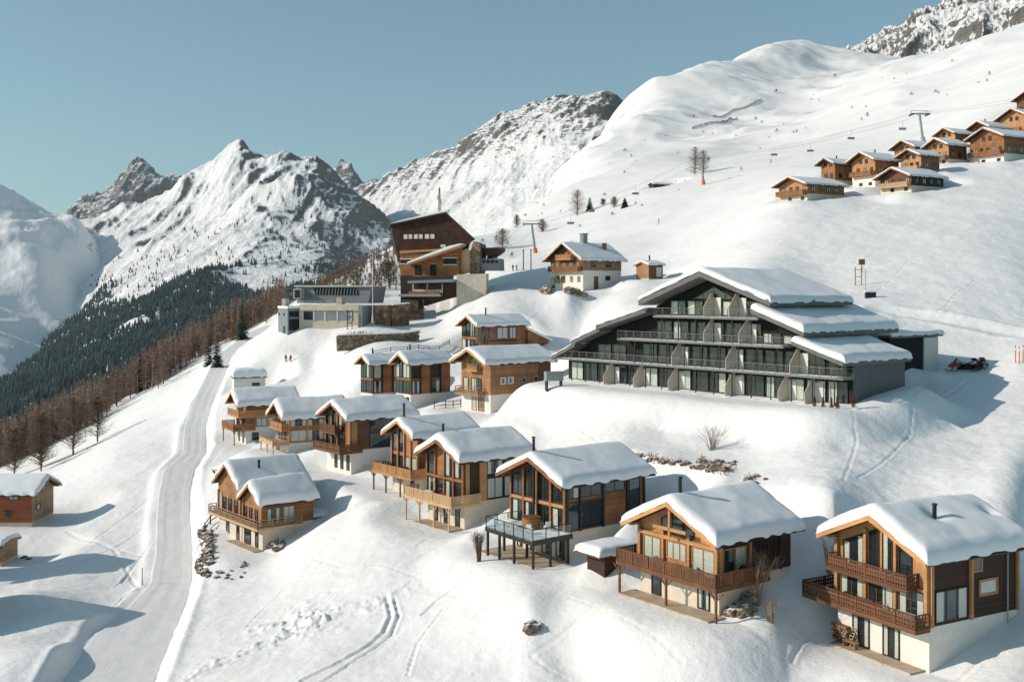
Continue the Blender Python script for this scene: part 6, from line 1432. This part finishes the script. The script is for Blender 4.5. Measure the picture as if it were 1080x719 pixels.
# red lift gate on the slope above the apartment building
q = on(902, 301, 0, 150, 500); t = thing('gate_frame', 'brown two legged frame standing in the snow above the apartment building', 'frame', q)
for s in (0, 1.15): MB().tube((s, 0, -.5), (s, 0, 3.4), .09, n=8).build('post', 'wood_rust', t)
MB().bar((0, 0, 2.9), (1.15, 0, 2.9), .12).bar((0, 0, 1.6), (1.15, 0, 1.6), .1).build('crossbar', 'wood_rust', t)
q = on(909, 287, 0, 150, 500); t = thing('sign_board', 'small reddish sign board on a post right of the brown frame', 'sign', q); MB().tube((0, 0, -.5), (0, 0, 2.4), .08, n=6).build('post', 'wood_dark', t); MB().box((-.6, -.05, 1.4), (.6, .05, 2.5)).build('board', 'wood_red', t)
q = on(913, 312, 0, 150, 500); t = thing('marker_pole', 'tall thin pole beside a low dark box on the piste above the apartment building', 'pole', q); MB().tube((0, 0, -.5), (0, 0, 4.6), .06, n=6).build('pole', 'metal_grey', t)
q = on(918, 314, 0, 150, 500); t = thing('ski_barrier', 'low dark barrier with snow on top, right of the tall thin pole', 'barrier', q); MB().box((-.9, -.3, -.4), (.9, .3, .9)).build('frame', 'metal_dark', t); MB().box((-1, -.4, .905), (1, .4, 1.15)).build('snow', 'roof_snow_mat', t)

# ================================================================ fences
def fence(pts, lab, mat='wood_dark', h=1.0, step=1.6, rails=(.4, .85), name='fence'):
    q = [on(px, py) for px, py in pts]; t = thing(name, lab, 'fence', q[0]); o0 = q[0]; r = MB()
    for i in range(len(q)-1):
        d = q[i+1]-q[i]; n = max(1, round(d.length/step)); pr = None
        for j in range(n+1):
            p = q[i]+d*j/n-o0; p.z = gz(p.x+o0.x, p.y+o0.y)-o0.z
            MB().bar(p-Vector((0,0,.6)), p+Vector((0,0,h)), .13).build('post', mat, t)
            if pr is not None:
                for z in rails: r.bar(pr+Vector((0,0,h*z)), p+Vector((0,0,h*z)), .07, .11)
            pr = p
    r.build('rail', mat, t); return t
fence([(216, 562), (222, 553), (235, 545)], 'dark timber fence on the rocky edge left of the twin gabled chalet', 'wood_dark', 1.3)
fence([(394, 376), (430, 371), (474, 365)], 'long low wire fence in the snow behind the slim chalet pair', 'wood_dark', 1.1, 4, (.5, .9))
fence([(458, 431), (470, 430), (486, 429)], 'short fence with snowy rails in front of the orange plank chalet base', 'wood_brown', 1.2)

# ================================================================ things on the decks
def chair(H, x, y, z, rz, mat, lab, group=None, s=1.0):
    t = thing('garden_chair', lab, 'chair', local(H, x, y, z), H['ang']+rz, group)
    MB().box((-.26, -.26, .40), (.26, .26, .47)).build('seat', mat, t)
    MB().prism([(-.26, .47), (-.2, .47), (-.30, .95), (-.36, .95)], lambda a, b, d: (a, d, b), -.26, .26).build('backrest', mat, t)
    for a in (-.23, .23):
        for b in (-.23, .23): MB().box((a-.025, b-.025, 0), (a+.025, b+.025, .40)).build('leg', mat, t)
    t.scale = (s, s, s); return t
def table(H, x, y, z, mat, lab, w=1.5, d=.8):
    t = thing('garden_table', lab, 'table', local(H, x, y, z), H['ang']); MB().box((-d/2, -w/2, .70), (d/2, w/2, .76)).build('tabletop', mat, t)
    for a in (-1, 1):
        for b in (-1, 1): MB().box((a*(d/2-.1)-.04, b*(w/2-.1)-.04, 0), (a*(d/2-.1)+.04, b*(w/2-.1)+.04, .70)).build('leg', mat, t)
    return t
def bbq(H, x, y, z, lab):
    t = thing('barbecue', lab, 'barbecue', local(H, x, y, z), H['ang']); import bmesh
    for nm, sgn in (('lid', 1), ('bowl', -1)):
        bm = bmesh.new(); bmesh.ops.create_uvsphere(bm, u_segments=16, v_segments=10, radius=.36); bmesh.ops.bisect_plane(bm, geom=bm.verts[:]+bm.edges[:]+bm.faces[:], plane_co=(0, 0, .01*sgn), plane_no=(0, 0, -sgn), clear_outer=True); bmesh.ops.holes_fill(bm, edges=bm.edges[:])
        me = bpy.data.meshes.new(nm); bm.to_mesh(me); bm.free(); me.materials.append(MATS['paint_black']); o = bpy.data.objects.new(nm, me); COL.objects.link(o); o.parent = t; o.location = (0, 0, .8)
    for k in range(3): a = k*2.1; MB().tube((.2*math.cos(a), .2*math.sin(a), .55), (.36*math.cos(a), .36*math.sin(a), 0), .02, n=6).build('leg', 'metal_grey', t)
    MB().tube((0, -.1, 1.18), (0, .1, 1.18), .02).build('handle', 'wood_brown', t); return t
FA = HA['zf']
table(HA, -.75, 5.6, FA, 'wood_aged', 'wooden table on the lower deck of the nearest chalet'); chair(HA, -.75, 4.3, FA, PI/2, 'wood_aged', 'wooden chair on the right of the table on the deck of the nearest chalet'); chair(HA, -.75, 7.0, FA, -PI/2, 'wood_aged', 'wooden chair on the left of the table on the deck of the nearest chalet')
t = thing('planter', 'snow topped wooden planter on the right end of the nearest chalet deck', 'planter', local(HA, -.8, 1.5, FA), HA['ang']); MB().box((-.35, -.9, 0), (.35, .9, .5)).build('box', 'wood_aged', t); MB().prism([(-.33, .505), (.33, .505), (.25, .78), (-.25, .78)], lambda a, b, d: (a, d, b), -.85, .85).build('snow', 'roof_snow_mat', t)
t = thing('bench', 'small wooden bench against the basement wall of the nearest chalet', 'bench', local(HA, -.9, 6.6, .055), HA['ang'])
MB().box((-.25, -.7, .42), (.25, .7, .48)).build('seat', 'wood_aged', t)
for s in (-.55, .55): MB().box((-.22, s-.05, 0), (.22, s+.05, .42)).build('leg', 'wood_aged', t)
t = thing('woodpile', 'stack of split logs against the left basement wall of the nearest chalet', 'woodpile', local(HA, -.5, 8.0, .055), HA['ang'])
RW = random.Random(2); 
for i in range(6):
    for j in range(6): MB().tube((-.25, -.75+i*.26+(.13 if j % 2 else 0), .12+j*.22), (.25, -.75+i*.26+(.13 if j % 2 else 0), .12+j*.22), RW.uniform(.09, .13), n=7).build('log', 'wood_aged' if RW.random() < .7 else 'wood_brown', t)
t = thing('sledge', 'wooden sledge leaning on the basement wall beside the log stack of the nearest chalet', 'sledge', local(HA, -.35, 6.95+.0, .06), HA['ang'])
for s in (-.18, .18): MB().bar((-.45, s, 0), (.25, s, 1.25), .05, .09).build('runner', 'wood_pale', t)
m = MB(); 
for k in range(5): m.box((-.33+k*.12, -.2, .25+k*.2), (-.29+k*.12, .2, .31+k*.2))
m.build('slat', 'wood_pale', t)
FB = HB['zf']
bbq(HB, 2.2, -.6, FB, 'round black kettle barbecue on the right side of the orange gabled chalet deck')
t = thing('sun_lounger', 'pale sun lounger with raised back on the deck of the orange gabled chalet', 'sun lounger', local(HB, -.85, 5.3, FB), HB['ang']+PI/2); MB().box((-.9, -.32, .28), (.5, .32, .36)).build('frame', 'wood_aged', t); MB().box((-.9, -.3, .365), (.3, .3, .45)).build('mattress', 'curtain', t); MB().prism([(.3, .37), (.42, .37), (1.0, .95), (.9, .99)], lambda a, b, d: (a, d, b), -.3, .3).build('backrest', 'curtain', t)
for a in (-.8, .4):
    for b in (-.26, .26): MB().box((a-.03, b-.03, 0), (a+.03, b+.03, .28)).build('leg', 'wood_aged', t)
chair(HB, -.85, 2.6, FB, 2.4, 'cloth_dark', 'dark chair on the deck of the orange gabled chalet', s=1.05); table(HB, -.85, 3.7, FB, 'wood_aged', 'low table on the deck of the orange gabled chalet', .8, .7)
FC = HC['zf']+.125
t = thing('hot_tub', 'round rust coloured wooden hot tub on the snowy glass railed deck', 'hot tub', local(HC, -1.5, 3.4, FC), HC['ang']); MB().tube((0, 0, 0), (0, 0, 1.05), .85, .9, n=24).build('tub', 'wood_rust', t); MB().tube((0, 0, 1.055), (0, 0, 1.13), .95, .93, n=24).build('cover', 'wood_brown', t)
chair(HC, -3.2, 1.6, FC, .6, 'cloth_white', 'white chair nearest the corner of the glass railed deck'); chair(HC, -2.4, 5.6, FC, -.5, 'cloth_white', 'white chair at the far left of the glass railed deck'); chair(HC, -1.1, 1.5, FC, 1.2, 'cloth_white', 'white chair right of the hot tub on the glass railed deck'); table(HC, -3.0, 4.9, FC, 'cloth_white', 'white table on the left half of the glass railed deck', 1.4, .8)
FD = HD['zf']
chair(HD, -1.2, 2.0, FD, .3, 'cloth_red', 'red cushioned armchair on the right of the pale board deck', s=1.25); chair(HD, -1.2, 3.6, FD, -.3, 'cloth_red', 'red cushioned armchair on the left of the pale board deck', s=1.25); table(HD, -1.1, 5.6, FD, 'cloth_white', 'white table on the pale board deck', 1.4, .8)
FE = HE['zf']
t = thing('garden_sofa', 'dark covered sofa on the reddish board deck', 'sofa', local(HE, -1.1, 2.2, FE), HE['ang']); MB().box((-.4, -1, .1), (.4, 1, .45)).build('seat', 'cloth_dark', t); MB().box((.25, -1, .455), (.4, 1, .95)).build('backrest', 'cloth_dark', t)
for s in (-1.12, 1.02): MB().box((-.4, s, .1), (.4, s+.1, .65)).build('armrest', 'cloth_dark', t)
t = thing('windbreak', 'blue and white striped windbreak at the left end of the reddish board deck', 'windbreak', local(HE, -.6, 6.4, FE), HE['ang'])
for i in range(8): MB().box((-1.0+i*.2, -.02, .25), (-.8+i*.2-.004, .02, 1.15)).build('stripe', 'cloth_blue' if i % 2 else 'cloth_white', t)
for s in (-1.02, .62): MB().tube((s, 0, 0), (s, 0, 1.3), .03, n=6).build('post', 'wood_pale', t)
# low snow covered shelter between the glass deck chalet and the orange one
q = on(643, 594); t = thing('bin_shelter', 'low dark shelter under a thick snow slab left of the orange gabled chalet', 'shelter', q+Vector((0, 0, -.2)), math.radians(37)); MB().box((-1.4, -.9, -1), (1.6, 1.4, 1.1)).build('wall', 'wood_dark', t)
m = MB().box((-2.4, -1.4, 1.105), (2.4, 1.9, 1.3)).build('roof', 'wood_brown', t); roof_snow(m, -2.4, 2.4, -1.4, 1.9, .2, 1.3, .03, .75, 71)
q = on(326, 553); t = thing('bin_shelter', 'flat snow covered shelter on the slope at the right of the twin gabled chalet', 'shelter', q+Vector((0, 3, -.3)), math.radians(39)); MB().box((-1.2, -1.2, -1), (3.4, 1.2, .8)).build('wall', 'stone_wall', t)
m = MB().box((-1.5, -1.5, .805), (3.8, 1.5, .95)).build('roof', 'wood_brown', t); roof_snow(m, -1.5, 3.8, -1.5, 1.5, 0, .95, .03, .6, 72)
q = on(584, 408); t = thing('utility_box', 'grey utility box on legs left of the dark apartment building', 'utility box', q, math.radians(20)); MB().box((-1.3, -.5, .9), (1.3, .5, 2.2)).build('cabinet', 'metal_grey', t)
for a in (-1.1, 1.1): MB().box((a-.08, -.4, -.6), (a+.08, .4, .9)).build('leg', 'metal_dark', t)
# chalets just left of the frame; only their long shadows reach the picture
for px, py, Y, lab in ((-152, 616, 108, 'chalet just outside the left edge whose shadow lies across the lower left snow'), (-128, 552, 131, 'chalet just outside the left edge whose shadow lies below the red barn')):
    c, H = chalet(lab, px, py, Y, 30, 10, 11, 4.6, 2.8, wf='wood_orange_v', ws='wood_brown', T=.7)
    deck(c, [(-1.8, 0), (0, 0), (0, H['y1']), (-1.8, H['y1'])], H['zf'], [(-.1, .05), (-1.75, .05), (-1.75, H['y1']-.05), (-.1, H['y1']-.05)], 'board', 'wood_brown_v')
    for a in (.6, 3.4, 6.0): window(c, H, 'F', rect(a, a+1.8, H['zf']+.1, H['zf']+2.3), 2, 1, 'wood_dark', 'both', name='glass_door')
    for a in (1, 4.5): window(c, H, 'S', rect(a, a+1.6, H['zf']+.9, H['zf']+2.2), 2, 1, 'wood_dark', None)
# ================================================================ sky, sun, camera
EL, AZ = math.radians(27), math.atan2(-.985, -.10)      # sun low on the left, a little behind the camera
w = bpy.data.worlds.new('World'); SC.world = w; w.use_nodes = True; nt = w.node_tree
bg = nt.nodes['Background']; sk = nt.nodes.new('ShaderNodeTexSky'); sk.sky_type = 'NISHITA'; sk.sun_disc = False
sk.sun_elevation = EL; sk.sun_rotation = AZ % (2*PI); sk.altitude = 2000; sk.air_density = 1.0; sk.dust_density = SKY_D; sk.ozone_density = 1.5
tint = nt.nodes.new('ShaderNodeMix'); tint.data_type = 'RGBA'; tint.blend_type = 'MULTIPLY'; tint.inputs[0].default_value = 1.0; tint.inputs[7].default_value = (SKY_T[0], SKY_T[1], SKY_T[2], 1)
hs = nt.nodes.new('ShaderNodeHueSaturation'); hs.inputs['Saturation'].default_value = SKY_SAT
nt.links.new(sk.outputs[0], hs.inputs['Color']); nt.links.new(hs.outputs[0], tint.inputs[6]); mx = nt.nodes.new('ShaderNodeMix'); mx.data_type = 'RGBA'; mx.inputs[0].default_value = SKY_MIX; mx.inputs[7].default_value = (SKY_C[0], SKY_C[1], SKY_C[2], 1)
nt.links.new(tint.outputs[2], mx.inputs[6]); nt.links.new(mx.outputs[2], bg.inputs['Color']); bg.inputs['Strength'].default_value = SKY_S
sd = bpy.data.lights.new('sun', 'SUN'); sd.energy = SUN_E; sd.angle = math.radians(.53); sd.color = SUN_C
so = bpy.data.objects.new('sun', sd); COL.objects.link(so)
ds = Vector((math.cos(EL)*-.985/math.hypot(.985, .1), math.cos(EL)*-.10/math.hypot(.985, .1), math.sin(EL)))
so.rotation_euler = ds.to_track_quat('Z', 'Y').to_euler()
cd = bpy.data.cameras.new('camera'); cam = bpy.data.objects.new('camera', cd); COL.objects.link(cam); SC.camera = cam
cam.rotation_euler = (PI/2, 0, 0); cd.sensor_width = 36; cd.lens = 36*F_PX/1080; cd.shift_y = -(359.5-HY)/1080; cd.clip_start = .5; cd.clip_end = 30000
SC.view_settings.view_transform = 'Standard'; SC.view_settings.look = 'None'; SC.view_settings.exposure = EXPO; SC.view_settings.gamma = 1
# ---- the air: one closed box of even, thin, bluish haze round the whole scene
if HAZE:
    m, nt2, out = newmat('haze_air'); pv = nt2.nodes.new('ShaderNodeVolumePrincipled'); pv.inputs['Density'].default_value = HAZE; pv.inputs['Color'].default_value = (.78, .90, .95, 1); pv.inputs['Anisotropy'].default_value = .2
    nt2.links.new(pv.outputs[0], out.inputs['Volume'])
    lo = [1e9]*3; hi = [-1e9]*3
    for o in SC.objects:
        if o.type == 'MESH':
            for c in o.bound_box:
                p = o.matrix_world @ Vector(c) if not o.parent else Vector((0, 300, 0))
                for k in range(3): lo[k] = min(lo[k], p[k]); hi[k] = max(hi[k], p[k])
    b = MB().box((lo[0]-50, min(lo[1], 0)-80, lo[2]-1), (hi[0]+50, hi[1]+50, hi[2]+5)); hz = b.build('haze', 'haze_air'); hz['kind'] = 'stuff'; hz.visible_shadow = True
    SC.cycles.volume_step_rate = 20; SC.cycles.volume_max_steps = 64; SC.cycles.volume_bounces = 0
SC.cycles.max_bounces = 6; SC.cycles.diffuse_bounces = 3; SC.cycles.glossy_bounces = 3; SC.cycles.transparent_max_bounces = 12; SC.cycles.use_denoising = True
